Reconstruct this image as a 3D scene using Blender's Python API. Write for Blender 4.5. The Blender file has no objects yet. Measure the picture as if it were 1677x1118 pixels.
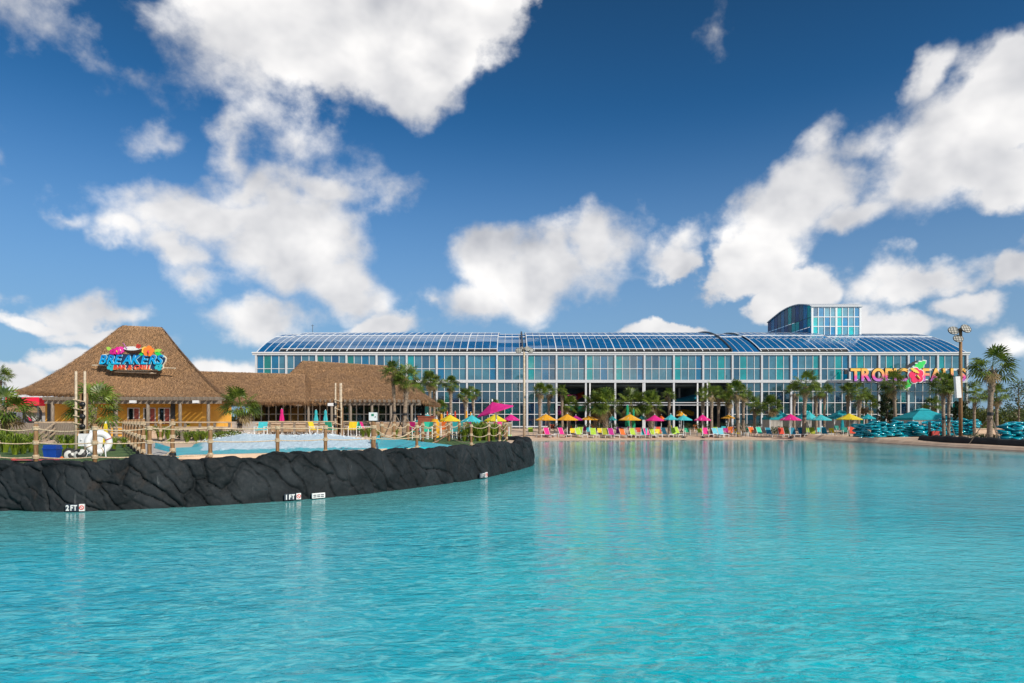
import bpy, math, random
import numpy as np
from math import sin, cos, pi, radians as R, sqrt, atan2, hypot
from mathutils import Vector, Matrix
random.seed(7); RS = np.random.RandomState(7)
sc = bpy.context.scene
col = sc.collection
F = 1118.0; CX = 838.5; HY = 690.0; CAMZ = 2.0
def PX(px, D): return (px-CX)*D/F
def PZ(py, D): return CAMZ+(HY-py)*D/F

# ------------------------------------------------------------------ camera, world, sun, exposure
cam_d = bpy.data.cameras.new('camera'); cam = bpy.data.objects.new('camera', cam_d); col.objects.link(cam)
cam.location = (0, 0, CAMZ); cam.rotation_euler = (R(90), 0, 0)
cam_d.sensor_width = 36; cam_d.lens = 24.0; cam_d.shift_y = 131/1677; cam_d.shift_x = 0
cam_d.clip_end = 6000; cam_d.clip_start = 0.1
sc.camera = cam
sc.view_settings.view_transform = 'Standard'; sc.view_settings.look = 'None'
sc.view_settings.exposure = 0.35; sc.view_settings.gamma = 1; sc.view_settings.use_curve_mapping = False

SUN = Vector((0.55, -0.62, 0.50)).normalized()
sl = bpy.data.lights.new('sun', 'SUN'); so = bpy.data.objects.new('sun', sl); col.objects.link(so)
sl.energy = 3.6; sl.angle = R(0.5); sl.color = (1.0, 0.93, 0.82)
so.rotation_euler = SUN.to_track_quat('Z', 'Y').to_euler(); so.location = (60, -60, 60)

world = bpy.data.worlds.new('World'); sc.world = world; world.use_nodes = True
wt = world.node_tree; wt.nodes.clear()
class NT:
    def __init__(s, tree): s.t = tree; s.n = tree.nodes; s.l = tree.links
    def new(s, typ, **kw):
        n = s.n.new(typ)
        for k, v in kw.items(): setattr(n, k, v)
        return n
    def put(s, sock, v):
        if isinstance(v, bpy.types.NodeSocket): s.l.new(v, sock)
        elif v is not None: sock.default_value = v
    def m(s, op, a, b=None, c=None, clamp=False):
        n = s.new('ShaderNodeMath', operation=op, use_clamp=clamp)
        s.put(n.inputs[0], a)
        if b is not None: s.put(n.inputs[1], b)
        if c is not None: s.put(n.inputs[2], c)
        return n.outputs[0]
    def vm(s, op, a, b=None, out=0):
        n = s.new('ShaderNodeVectorMath', operation=op); s.put(n.inputs[0], a)
        if b is not None:
            if op == 'SCALE': s.put(n.inputs['Scale'], b)
            else: s.put(n.inputs[1], b)
        return n.outputs['Value'] if op in ('LENGTH', 'DOT_PRODUCT') else n.outputs[0]
    def noise(s, vec, scale, detail=4, rough=0.5, dist=0, lac=2.0, color=False):
        n = s.new('ShaderNodeTexNoise'); s.put(n.inputs['Vector'], vec)
        n.inputs['Scale'].default_value = scale; n.inputs['Detail'].default_value = detail
        n.inputs['Roughness'].default_value = rough; n.inputs['Distortion'].default_value = dist
        n.inputs['Lacunarity'].default_value = lac
        return n.outputs['Color' if color else 'Fac']
    def mr(s, v, a, b, c=0.0, d=1.0, smooth=True):
        n = s.new('ShaderNodeMapRange'); n.interpolation_type = 'SMOOTHSTEP' if smooth else 'LINEAR'
        s.put(n.inputs['Value'], v)
        for k, x in zip(('From Min', 'From Max', 'To Min', 'To Max'), (a, b, c, d)): s.put(n.inputs[k], x)
        return n.outputs[0]
    def mixc(s, f, a, b, blend='MIX'):
        n = s.new('ShaderNodeMix', data_type='RGBA', blend_type=blend)
        s.put(n.inputs[0], f)
        for i, v in ((6, a), (7, b)):
            if not isinstance(v, bpy.types.NodeSocket): v = (*v[:3], 1)
            s.put(n.inputs[i], v)
        return n.outputs[2]
W = NT(wt)
skyn = W.new('ShaderNodeTexSky', sky_type='NISHITA'); skyn.sun_disc = False
skyn.sun_elevation = math.asin(SUN.z); skyn.sun_rotation = atan2(SUN.x, SUN.y)
skyn.air_density = 1.0; skyn.dust_density = 0.6; skyn.ozone_density = 3.0; skyn.altitude = 0
tc = W.new('ShaderNodeTexCoord'); D0 = tc.outputs['Generated']
sep = W.new('ShaderNodeSeparateXYZ'); W.put(sep.inputs[0], D0)
az = W.m('ARCTAN2', sep.outputs[0], sep.outputs[1]); el = W.m('ARCSINE', sep.outputs[2])
cmb = W.new('ShaderNodeCombineXYZ'); W.put(cmb.inputs[0], az); W.put(cmb.inputs[1], el)
AE = cmb.outputs[0]
# clouds standing where the photograph's are: (x, y, rx, ry, tilt deg, strength), turned into azimuth and elevation
CL = [(570,-25,270,145,0,2.2),(680,90,112,108,-15,1.5),(665,175,60,60,0,1.0),(772,30,62,70,0,1.0),(430,20,170,60,0,.85),
 (430,190,170,100,30,.44),(250,215,85,30,-8,.64),(375,235,62,64,0,.95),(200,120,160,50,20,.40),
 (330,345,165,44,-5,1.0),(270,402,85,32,5,1.0),(480,395,130,75,15,1.35),(555,455,75,46,20,.95),(440,505,100,34,0,1.05),(575,485,62,38,0,.95),(230,335,70,22,0,.7),(530,325,60,30,0,.75),(165,372,40,24,20,.72),(95,355,30,16,0,.5),(300,445,60,28,0,.7),(390,300,70,40,0,.95),
 (150,505,85,34,-8,.86),(60,517,60,16,0,.7),(190,545,90,18,0,.8),(45,612,60,26,0,.85),(120,590,70,22,0,.7),
 (370,597,60,28,0,1.2),(600,537,75,20,-4,1.25),(520,545,60,12,0,.9),
 (800,440,75,54,0,1.35),(885,455,120,60,-8,1.5),(965,405,72,50,-10,1.1),(785,500,95,30,-5,1.0),(715,512,34,14,0,.6),(1105,400,60,28,-28,.80),(1080,532,80,17,-5,1.0),(905,545,40,11,0,.9),(1000,545,90,10,0,.7),
 (1285,345,100,72,-25,1.45),(1245,415,95,44,-15,1.1),(1385,372,85,26,-5,.95),(1330,250,34,60,25,.78),(1190,30,22,42,15,.62),(1520,115,60,24,-45,.85),(1400,250,60,22,-25,.5),
 (1305,490,75,44,0,1.4),(1490,470,110,38,-8,1.3),(1570,505,72,36,0,1.3),(1450,535,120,34,0,1.05),
 (1570,240,160,95,-42,1.55),(1640,160,115,95,-30,1.5),(1490,310,80,44,-30,1.05),(1650,290,95,60,-10,1.1),(1650,80,44,34,-20,.95),(1655,450,44,24,0,.85),(1640,548,80,34,0,.95),
 (1800,120,160,120,0,1.1),(1850,420,150,60,0,1.0),(-120,480,150,60,0,.9),(-200,200,200,70,0,.8)]
def blobs(vec):
    acc = None; und = None
    for (x, y, rx, ry, rot, w) in CL:
        ax = (x-CX)/F; ay = (HY-y)/F
        a = atan2(ax, 1); e = atan2(ay, sqrt(1+ax*ax))
        ca = cos(a)
        mp = W.new('ShaderNodeMapping', vector_type='TEXTURE')
        W.put(mp.inputs['Vector'], vec)
        mp.inputs['Location'].default_value = (a, e, 0); mp.inputs['Rotation'].default_value = (0, 0, -R(rot))
        mp.inputs['Scale'].default_value = (max(.01, rx*1.30/F*ca*ca), max(.01, ry*1.30/F*ca*cos(e)), 1)
        L = W.vm('LENGTH', mp.outputs[0])
        v = W.m('MULTIPLY_ADD', L, -w, w)
        acc = v if acc is None else W.m('SMOOTH_MAX', acc, v, 0.12)
        ly = W.vm('DOT_PRODUCT', mp.outputs[0], (0, -1.0, 0))
        u_ = W.m('MULTIPLY', ly, v); und = u_ if und is None else W.m('SMOOTH_MAX', und, u_, .1)
    return acc, und
wn = W.noise(D0, 5.0, 3, 0.55, color=True)
warp = W.vm('SCALE', W.vm('SUBTRACT', wn, (0.5, 0.5, 0.5)), 0.12)
wn2 = W.noise(D0, 20, 4, 0.6, color=True)
warp = W.vm('ADD', warp, W.vm('SCALE', W.vm('SUBTRACT', wn2, (0.5, 0.5, 0.5)), 0.045))
AEw = W.vm('ADD', AE, warp)
base, under = blobs(AEw)
gen = W.noise(W.vm('MULTIPLY', D0, (1, 1, 1.7)), 2.2, 4, 0.5)
genm = W.mr(gen, 0.46, 0.66, -0.3, 0.9, smooth=False)
inaz = W.m('ABSOLUTE', az)
outm = W.m('MAXIMUM', W.mr(inaz, 0.78, 1.05), W.mr(el, 0.58, 0.75))
base = W.m('MAXIMUM', base, W.m('SUBTRACT', genm, W.m('MULTIPLY', W.m('SUBTRACT', 1.0, outm), 3.0)))
dS = W.vm('MULTIPLY', D0, (1, 1, 1.25))
n1 = W.noise(dS, 8, 9, 0.54, 0.15)
n2 = W.noise(dS, 26, 6, 0.6, 0.1)
tx = W.m('ADD', W.m('MULTIPLY', W.m('SUBTRACT', n1, 0.5), 1.75), W.m('MULTIPLY', W.m('SUBTRACT', n2, 0.5), 0.60))
dens = W.m('ADD', base, tx)
soft = W.noise(W.vm('ADD', D0, (5, 2, 1)), 3.0, 2, 0.5)          # some edges crisp, some drawn out thin
a1_ = W.mr(soft, 0.38, 0.62, 0.36, 0.80)
alpha = W.mr(dens, 0.05, a1_)
up = W.vm('ADD', dS, (0.03, -0.02, 0.05))
nA = W.noise(dS, 7, 4, 0.5, 0.15); nB = W.noise(up, 7, 4, 0.5, 0.15)
lit = W.m('MULTIPLY', W.m('SUBTRACT', nA, nB), 1.8)
gr = W.mr(W.m('ADD', under, W.m('MULTIPLY', W.m('SUBTRACT', n1, .5), .35)), .02, .34)
lowf = W.noise(W.vm('ADD', dS, (3.1, 1.7, 0.4)), 2.6, 2, 0.5)
shade = W.m('SUBTRACT', W.m('ADD', 1.14, lit), W.m('MULTIPLY', gr, .52))
shade = W.m('ADD', shade, W.m('MULTIPLY', W.m('SUBTRACT', 0.5, lowf), .7), clamp=True)
ccol = W.mixc(shade, (3.4, 3.6, 4.1), (9.6, 9.4, 9.2))
mul_ = W.mixc(W.mr(el, .18, .72), (0.20, 0.62, 0.92), (0.125, 0.34, 0.47))
skyc = W.mixc(1.0, skyn.outputs[0], mul_, 'MULTIPLY')
hz = W.mr(el, 0.0, 0.44, 0.74, 0.0)
skyc = W.mixc(hz, skyc, (2.7, 3.8, 5.2))
fin = W.mixc(W.m('MULTIPLY', alpha, 0.97), skyc, ccol)
bg = W.new('ShaderNodeBackground'); W.put(bg.inputs[0], fin); bg.inputs[1].default_value = 0.09
wo = W.new('ShaderNodeOutputWorld'); W.l.new(bg.outputs[0], wo.inputs[0])
world.cycles.sampling_method = 'MANUAL'; world.cycles.sample_map_resolution = 512

# ------------------------------------------------------------------ helpers
class MB:
    def __init__(s): s.v = []; s.f = []; s.mi = []; s.cur = 0
    def add(s, vs, fs):
        o = len(s.v); s.v.extend(vs)
        for f in fs: s.f.append(tuple(i+o for i in f)); s.mi.append(s.cur)
        return s
    def box(s, x0, x1, y0, y1, z0, z1, rz=0, piv=None, b=0.0):
        vs = [(x, y, z) for z in (z0, z1) for (x, y) in ((x0, y0), (x1, y0), (x1, y1), (x0, y1))]
        if rz:
            p = piv or ((x0+x1)/2, (y0+y1)/2); c, sn = cos(rz), sin(rz)
            vs = [(p[0]+(x-p[0])*c-(y-p[1])*sn, p[1]+(x-p[0])*sn+(y-p[1])*c, z) for x, y, z in vs]
        return s.add(vs, [(0,3,2,1),(4,5,6,7),(0,1,5,4),(1,2,6,5),(2,3,7,6),(3,0,4,7)])
    def tube(s, pts, r, n=8, cap=True, sq=1.0):
        pts = [Vector(p) for p in pts]; rs = r if isinstance(r, (list, tuple)) else [r]*len(pts)
        vs = []; N = len(pts)
        for i, p in enumerate(pts):
            t = (pts[min(i+1, N-1)]-pts[max(i-1, 0)]).normalized()
            a = Vector((0, 0, 1)) if abs(t.z) < 0.9 else Vector((1, 0, 0))
            u = t.cross(a).normalized(); w = t.cross(u).normalized()
            for k in range(n):
                th = 2*pi*k/n
                vs.append(tuple(p+u*cos(th)*rs[i]+w*sin(th)*rs[i]*sq))
        fs = [(i*n+k, i*n+(k+1) % n, (i+1)*n+(k+1) % n, (i+1)*n+k) for i in range(N-1) for k in range(n)]
        if cap: fs += [tuple(range(n-1, -1, -1)), tuple(range((N-1)*n, N*n))]
        return s.add(vs, fs)
    def lathe(s, prof, n=12, c=(0, 0, 0), cap=True):
        vs = []
        for r, z in prof:
            for k in range(n): vs.append((c[0]+r*cos(2*pi*k/n), c[1]+r*sin(2*pi*k/n), c[2]+z))
        N = len(prof)
        fs = [(i*n+k, i*n+(k+1) % n, (i+1)*n+(k+1) % n, (i+1)*n+k) for i in range(N-1) for k in range(n)]
        if cap: fs += [tuple(range(n-1, -1, -1)), tuple(range((N-1)*n, N*n))]
        return s.add(vs, fs)
    def torus(s, c, R0, r0, n=20, m=8, M=None):
        vs = []
        for i in range(n):
            for j in range(m):
                a, b = 2*pi*i/n, 2*pi*j/m
                v = Vector(((R0+r0*cos(b))*cos(a), (R0+r0*cos(b))*sin(a), r0*sin(b)))
                if M is not None: v = M @ v
                vs.append(tuple(Vector(c)+v))
        return s.add(vs, [(i*m+j, ((i+1) % n)*m+j, ((i+1) % n)*m+(j+1) % m, i*m+(j+1) % m) for i in range(n) for j in range(m)])
    def ball(s, c, rx, ry=None, rz=None, n=12, m=8):
        ry = ry or rx; rz = rz or rx
        return s.lathe_e([(sin(pi*i/m), -cos(pi*i/m)) for i in range(m+1)], c, rx, ry, rz, n)
    def lathe_e(s, prof, c, rx, ry, rz, n):
        vs = []
        for r, z in prof:
            for k in range(n): vs.append((c[0]+r*rx*cos(2*pi*k/n), c[1]+r*ry*sin(2*pi*k/n), c[2]+z*rz))
        N = len(prof)
        return s.add(vs, [(i*n+k, i*n+(k+1) % n, (i+1)*n+(k+1) % n, (i+1)*n+k) for i in range(N-1) for k in range(n)])
    def mesh(s, name, mats, smooth=False):
        me = bpy.data.meshes.new(name); me.from_pydata(s.v, [], s.f)
        for m in (mats if isinstance(mats, (list, tuple)) else [mats]): me.materials.append(m)
        if any(s.mi): me.polygons.foreach_set('material_index', s.mi)
        if smooth: me.polygons.foreach_set('use_smooth', [True]*len(s.f))
        me.update(); return me
    def build(s, name, mats, parent=None, smooth=False, loc=None):
        return obj(name, s.mesh(name, mats, smooth), parent, loc)
def obj(name, me, parent=None, loc=None):
    o = bpy.data.objects.new(name, me); col.objects.link(o)
    if parent: o.parent = parent
    if loc is not None: o.location = loc
    return o
def tag(o, label, cat, group=None, kind=None):
    if label: o['label'] = label
    if cat: o['category'] = cat
    if group: o['group'] = group
    if kind: o['kind'] = kind
    return o
def thing(name, label, cat, loc=(0, 0, 0), rz=0, group=None):
    o = bpy.data.objects.new(name, None); col.objects.link(o); o.location = loc; o.rotation_euler = (0, 0, rz)
    o.empty_display_size = 0.2
    return tag(o, label, cat, group)
def dup(root, loc=None, rz=None, label=None, group=None, scale=None):
    def rec(o, par):
        c = o.copy(); col.objects.link(c); c.parent = par
        for ch in list(o.children): rec(ch, c)
        return c
    c = rec(root, None)
    if loc is not None: c.location = loc
    if rz is not None: c.rotation_euler = (0, 0, rz)
    if scale is not None: c.scale = (scale,)*3 if not isinstance(scale, tuple) else scale
    if label: c['label'] = label
    if group: c['group'] = group
    return c
def struct(o): o['kind'] = 'structure'; return o
def stuff(o): o['kind'] = 'stuff'; return o
def ordn(n):
    return ['first','second','third','fourth','fifth','sixth','seventh','eighth','ninth','tenth','eleventh','twelfth','thirteenth','fourteenth','fifteenth','sixteenth','seventeenth','eighteenth','nineteenth','twentieth'][n-1] if n <= 20 else '%d%s' % (n, {1:'st',2:'nd',3:'rd'}.get(n % 10, 'th'))

def mat(name, c, rough=0.6, var=0.15, vscale=6.0, bump=0.0, bscale=40.0, metal=0.0, spec=0.5, c2=None, coords='Object', stretch=(1, 1, 1), detail=4, trans=0.0):
    m = bpy.data.materials.new(name); m.use_nodes = True
    t = NT(m.node_tree); t.n.clear()
    b = t.new('ShaderNodeBsdfPrincipled'); o = t.new('ShaderNodeOutputMaterial')
    tcn = t.new('ShaderNodeTexCoord'); vec = tcn.outputs[coords]
    if stretch != (1, 1, 1): vec = t.vm('MULTIPLY', vec, stretch)
    nz = t.noise(vec, vscale, detail, 0.6)
    if c2 is None: c2 = tuple(min(1, x*(1+var)) for x in c); c = tuple(x*(1-var) for x in c)
    fac = t.mr(nz, 0.3, 0.7)
    cc = t.mixc(fac, c, c2)
    t.put(b.inputs['Base Color'], cc)
    b.inputs['Roughness'].default_value = rough; b.inputs['Metallic'].default_value = metal
    b.inputs['Specular IOR Level'].default_value = spec
    if bump:
        bn = t.new('ShaderNodeBump'); bn.inputs['Strength'].default_value = min(1, bump); bn.inputs['Distance'].default_value = 0.02
        t.put(bn.inputs['Height'], t.noise(vec, bscale, 4, 0.6)); t.put(b.inputs['Normal'], bn.outputs[0])
    if trans:
        tr = t.new('ShaderNodeBsdfTranslucent'); t.put(tr.inputs[0], cc)
        mx = t.new('ShaderNodeMixShader'); mx.inputs[0].default_value = trans
        t.l.new(b.outputs[0], mx.inputs[1]); t.l.new(tr.outputs[0], mx.inputs[2]); t.l.new(mx.outputs[0], o.inputs[0])
    else: t.l.new(b.outputs[0], o.inputs[0])
    m['bsdf'] = b.name
    return m
def glass(name, tint, refl=0.3, opaque=0.5, rough=0.02, fk=0.7):
    m = bpy.data.materials.new(name); m.use_nodes = True
    t = NT(m.node_tree); t.n.clear(); o = t.new('ShaderNodeOutputMaterial')
    tcn = t.new('ShaderNodeTexCoord'); info = t.new('ShaderNodeObjectInfo')
    vec = t.vm('ADD', tcn.outputs['Object'], t.vm('SCALE', info.outputs['Location'], 0.37))
    nz = t.noise(vec, 0.8, 3, 0.6)
    bn = t.new('ShaderNodeBump'); bn.inputs['Strength'].default_value = 0.12; bn.inputs['Distance'].default_value = 0.05
    t.put(bn.inputs['Height'], nz)
    cc = t.mixc(t.mr(nz, .3, .7), tuple(x*.8 for x in tint), tuple(min(1, x*1.15) for x in tint))
    df = t.new('ShaderNodeBsdfDiffuse'); t.put(df.inputs[0], cc)
    tp = t.new('ShaderNodeBsdfTransparent'); tp.inputs[0].default_value = (*[min(1, .15+x*1.3) for x in tint], 1)
    gl = t.new('ShaderNodeBsdfGlossy'); gl.inputs['Roughness'].default_value = rough; gl.inputs[0].default_value = (.93, .97, 1, 1)
    t.put(gl.inputs['Normal'], bn.outputs[0])
    a = t.new('ShaderNodeMixShader'); a.inputs[0].default_value = opaque
    t.l.new(tp.outputs[0], a.inputs[1]); t.l.new(df.outputs[0], a.inputs[2])
    lw = t.new('ShaderNodeLayerWeight'); lw.inputs['Blend'].default_value = 0.25
    fr = t.m('MULTIPLY_ADD', lw.outputs['Fresnel'], fk, refl, clamp=True)
    b2 = t.new('ShaderNodeMixShader'); t.put(b2.inputs[0], fr)
    t.l.new(a.outputs[0], b2.inputs[1]); t.l.new(gl.outputs[0], b2.inputs[2]); t.l.new(b2.outputs[0], o.inputs[0])
    return m
# numpy value noise
_G = RS.rand(256, 256)
def vn(x, y):
    xi = np.floor(x).astype(int); yi = np.floor(y).astype(int); fx = x-xi; fy = y-yi
    fx = fx*fx*(3-2*fx); fy = fy*fy*(3-2*fy)
    g = lambda a, b: _G[a & 255, b & 255]
    return (g(xi, yi)*(1-fx)+g(xi+1, yi)*fx)*(1-fy)+(g(xi, yi+1)*(1-fx)+g(xi+1, yi+1)*fx)*fy
def fbm(x, y, o=4):
    s = 0; a = .5
    for i in range(o): s = s+a*vn(x*2**i+13.7*i, y*2**i+7.1*i); a *= .5
    return s
_J = RS.rand(256, 256, 3)
def voro(x, y):
    xi = np.floor(x).astype(int); yi = np.floor(y).astype(int)
    f1 = np.full(x.shape, 9.0); f2 = np.full(x.shape, 9.0); cid = np.zeros(x.shape)
    for dx in (-1, 0, 1):
        for dy in (-1, 0, 1):
            j = _J[(xi+dx) & 255, (yi+dy) & 255]
            d = np.hypot(xi+dx+j[..., 0]-x, yi+dy+j[..., 1]-y)
            m = d < f1
            f2 = np.where(m, f1, np.minimum(f2, d)); cid = np.where(m, j[..., 2], cid); f1 = np.where(m, d, f1)
    return f1, f2-f1, cid
def grid_mesh(name, P, mats, smooth=True, wrap=False):
    n, m, _ = P.shape
    me = bpy.data.meshes.new(name)
    idx = np.arange(n*m).reshape(n, m)
    q = np.stack([idx[:-1, :-1], idx[1:, :-1], idx[1:, 1:], idx[:-1, 1:]], -1).reshape(-1, 4)
    me.vertices.add(n*m); me.vertices.foreach_set('co', P.reshape(-1).astype(np.float32))
    me.loops.add(q.size); me.loops.foreach_set('vertex_index', q.reshape(-1).astype(np.int32))
    me.polygons.add(len(q)); me.polygons.foreach_set('loop_start', np.arange(0, q.size, 4, dtype=np.int32))
    me.polygons.foreach_set('use_smooth', np.full(len(q), smooth))
    for k in (mats if isinstance(mats, (list, tuple)) else [mats]): me.materials.append(k)
    me.update(calc_edges=True); me.validate()
    return me

# ------------------------------------------------------------------ materials
M = {}
M['white'] = mat('white_paint', (.72, .73, .74), .4, .05)
M['steel'] = mat('white_steel', (.52, .54, .57), .4, .06)
M['trunk'] = mat('palm_trunk', (.14, .10, .07), .9, bump=.8, bscale=14, vscale=5, c2=(.34, .26, .19), stretch=(1, 1, 3))
M['boot'] = mat('palm_boot', (.20, .15, .11), .9, vscale=9, c2=(.44, .36, .28))
M['frond'] = mat('palm_frond', (.035, .075, .010), .42, vscale=2.2, c2=(.25, .33, .045), trans=.32)
M['frond_dry'] = mat('dry_frond', (.20, .14, .06), .8, vscale=3, c2=(.34, .25, .12), trans=.15)
M['leaf'] = mat('leaf', (.025, .05, .012), .5, vscale=1.4, c2=(.08, .13, .03), trans=.25)
M['leaf_dark'] = mat('leaf_dark', (.018, .032, .010), .55, vscale=.8, c2=(.05, .08, .022), trans=.2)
M['hedge'] = mat('hedge_leaf', (.06, .085, .015), .5, vscale=1.0, c2=(.20, .22, .04), trans=.25)
M['strap'] = mat('strap_leaf', (.07, .13, .012), .45, vscale=3, c2=(.30, .38, .03), trans=.3)
M['wood'] = mat('timber_post', (.17, .085, .035), .75, vscale=7, c2=(.36, .20, .09), bump=.5, stretch=(4, 4, .6))
M['grey_wood'] = mat('weathered_timber', (.13, .10, .075), .85, vscale=6, c2=(.30, .25, .20), bump=.5, stretch=(3, 3, .6))
M['rail'] = mat('pale_rail', (.38, .27, .17), .75, vscale=4, c2=(.58, .45, .31), stretch=(.6, 3, 3))
M['rope'] = mat('rope', (.50, .36, .22), .9, vscale=30, c2=(.74, .60, .42), bump=1, bscale=60, stretch=(1, 1, 1))
M['bamboo'] = mat('pale_pole', (.40, .31, .21), .6, vscale=5, c2=(.60, .50, .38), stretch=(1, 1, 2))
M['dark'] = mat('black_plastic', (.012, .012, .014), .45)
M['yellow_wall'] = mat('ochre_render', (.68, .33, .04), .8, vscale=1.5, c2=(.84, .44, .065), bump=.2)
M['stone'] = mat('sandstone', (.30, .20, .12), .85, vscale=3, c2=(.52, .38, .25), bump=.5, bscale=12)
M['conc'] = mat('tan_concrete', (.52, .38, .27), .85, vscale=1.2, c2=(.66, .50, .37), bump=.15)
M['grey'] = mat('grey_concrete', (.28, .28, .28), .8, vscale=2, c2=(.42, .41, .40))
M['turf'] = mat('lawn', (.035, .085, .02), .9, vscale=1.2, c2=(.09, .16, .04), bump=1, bscale=60)
M['ground'] = mat('far_ground', (.05, .07, .03), .95, vscale=.05, c2=(.12, .12, .06))
M['glass_dark'] = glass('dark_window', (.01, .02, .025), .10, .9)
M['planter'] = mat('black_edging', (.008, .008, .009), .8, bump=1, bscale=20)
M['cabana'] = mat('white_curtain', (.55, .52, .48), .85, var=.12, vscale=3, stretch=(6, 6, .5), trans=.2)
M['turq'] = mat('turquoise_liner', (.02, .42, .50), .35, var=.12, vscale=2)
M['bluebin'] = mat('blue_plastic', (.008, .05, .30), .35)
M['redc'] = mat('red_paint', (.5, .04, .03), .5)
M['soil'] = mat('mulch', (.05, .035, .025), .95, bump=1, bscale=30, vscale=10, c2=(.12, .08, .05))
CC = {'orange': (.85, .17, .02), 'pink': (.80, .02, .26), 'lime': (.42, .62, .05), 'yellow': (.86, .66, .03), 'cyan': (.06, .56, .62), 'blue': (.01, .24, .36),
      'magenta': (.48, .01, .24), 'green': (.02, .42, .22), 'mint': (.04, .62, .42), 'red': (.68, .07, .03), 'olive': (.36, .38, .02), 'pale blue': (.16, .55, .66), 'teal': (.015, .42, .50), 'golden': (.84, .42, .02), 'dark green': (.02, .30, .24), 'purple': (.22, .02, .20)}
FAB = {k: mat('fabric_'+k.replace(' ', '_'), c, .75, .10, 4, trans=.22, coords='Object') for k, c in CC.items()}
SUNF = {k: mat('canvas_'+k.replace(' ', '_'), c, .8, .08, 2, trans=.30) for k, c in CC.items()}

# ------------------------------------------------------------------ water
def water_material():
    m = bpy.data.materials.new('pool_water'); m.use_nodes = True
    t = NT(m.node_tree); t.n.clear(); o = t.new('ShaderNodeOutputMaterial')
    g = t.new('ShaderNodeNewGeometry'); P = g.outputs['Position']
    s = t.new('ShaderNodeSeparateXYZ'); t.put(s.inputs[0], P); X, Y = s.outputs[0], s.outputs[1]
    b = t.new('ShaderNodeBsdfPrincipled')
    n1 = t.noise(P, 0.10, 3, .5); n2 = t.noise(P, .5, 3, .5)
    deep = t.mixc(t.mr(n1, .35, .65), (.0, .37, .46), (.0, .48, .56))
    # greyer teal towards the rock wall; sand shows at the beach edge
    wat = t.new('ShaderNodeAttribute', attribute_name='walldist'); wd = wat.outputs['Fac']
    wdn = t.m('ADD', wd, t.m('MULTIPLY', t.m('SUBTRACT', n1, .5), 3.0))
    bay = t.m('MULTIPLY', t.mr(wdn, 7.5, .3), t.mr(X, 3, -5, .35, 1.0))
    c = t.mixc(t.m('MULTIPLY', bay, .85), deep, (.12, .34, .33))
    left = t.mr(X, 2.0, -5.0)
    c = t.mixc(t.m('MULTIPLY', t.m('MULTIPLY', left, t.mr(wd, 3, 8)), .45), c, (.035, .34, .50))  # blue sky reflection mixed into the water colour on the left
    att = t.new('ShaderNodeAttribute', attribute_name='shore'); sh = att.outputs['Fac']
    shn = t.m('ADD', sh, t.m('MULTIPLY', t.m('SUBTRACT', n2, .5), 1.5))
    c = t.mixc(t.mr(shn, 9.0, 2.0), c, (.06, .33, .35))
    c = t.mixc(t.mr(shn, 3.6, 0.3, 0, .8), c, (.34, .27, .19))
    # pale wandering mottle painted into the colour in place of caustic light
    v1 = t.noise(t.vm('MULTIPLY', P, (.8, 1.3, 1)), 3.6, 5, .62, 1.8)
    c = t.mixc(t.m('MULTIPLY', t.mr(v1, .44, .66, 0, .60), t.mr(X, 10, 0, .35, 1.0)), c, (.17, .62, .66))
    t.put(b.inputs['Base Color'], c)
    b.inputs['Roughness'].default_value = .04; b.inputs['IOR'].default_value = 1.33
    b.inputs['Specular IOR Level'].default_value = .20
    # ripples: fine wind chop, longer crossing waves, rings round the jet; calm along the beach
    Pr = t.new('ShaderNodeMapping'); t.put(Pr.inputs['Vector'], P); Pr.inputs['Rotation'].default_value = (0, 0, .5); Pr.inputs['Scale'].default_value = (.7, 1.5, 1)
    a1 = t.noise(Pr.outputs[0], 2.3, 3, .55, .6)
    Pq = t.new('ShaderNodeMapping'); t.put(Pq.inputs['Vector'], P); Pq.inputs['Rotation'].default_value = (0, 0, -.35); Pq.inputs['Scale'].default_value = (.8, 1.7, 1)
    a2 = t.noise(Pq.outputs[0], 6.5, 3, .6, .9)
    a3 = t.noise(P, 18, 2, .5, .5)
    a0 = t.noise(P, .7, 2, .5, .3)
    def rings(cx, cy, k, fall, amp):
        d = t.vm('LENGTH', t.vm('SUBTRACT', P, (cx, cy, 0)))
        d2 = t.m('ADD', d, t.m('MULTIPLY', t.m('SUBTRACT', n2, .5), .5))
        return t.m('MULTIPLY', t.m('MULTIPLY', t.m('SINE', t.m('MULTIPLY', d2, k)), t.mr(d, fall, .2)), amp)
    h = t.m('ADD', t.m('MULTIPLY', a1, 1.0), t.m('MULTIPLY', a2, .42))
    h = t.m('ADD', h, t.m('MULTIPLY', a3, .10)); h = t.m('ADD', h, t.m('MULTIPLY', a0, 1.2))
    h = t.m('ADD', h, rings(-.1, 10.6, 15, 4.2, .07)); h = t.m('ADD', h, rings(-6.5, 9.0, 11, 5, .06))
    patch = t.noise(P, .16, 2, .5)
    dist = t.vm('LENGTH', P)
    amp = t.m('MULTIPLY', t.mr(dist, 5, 48, 1.0, .22), t.mr(patch, .35, .65, .55, 1.25))
    amp = t.m('MULTIPLY', amp, t.mr(wd, .2, 6, .22, 1.0))
    amp = t.m('MULTIPLY', amp, t.mr(sh, 1, 16, .10, 1.0))
    bn = t.new('ShaderNodeBump'); bn.inputs['Distance'].default_value = .055; t.put(bn.inputs['Height'], h); t.put(bn.inputs['Strength'], amp)
    t.put(b.inputs['Normal'], bn.outputs[0])
    t.l.new(b.outputs[0], o.inputs[0]); return m
M['water'] = water_material()
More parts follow.
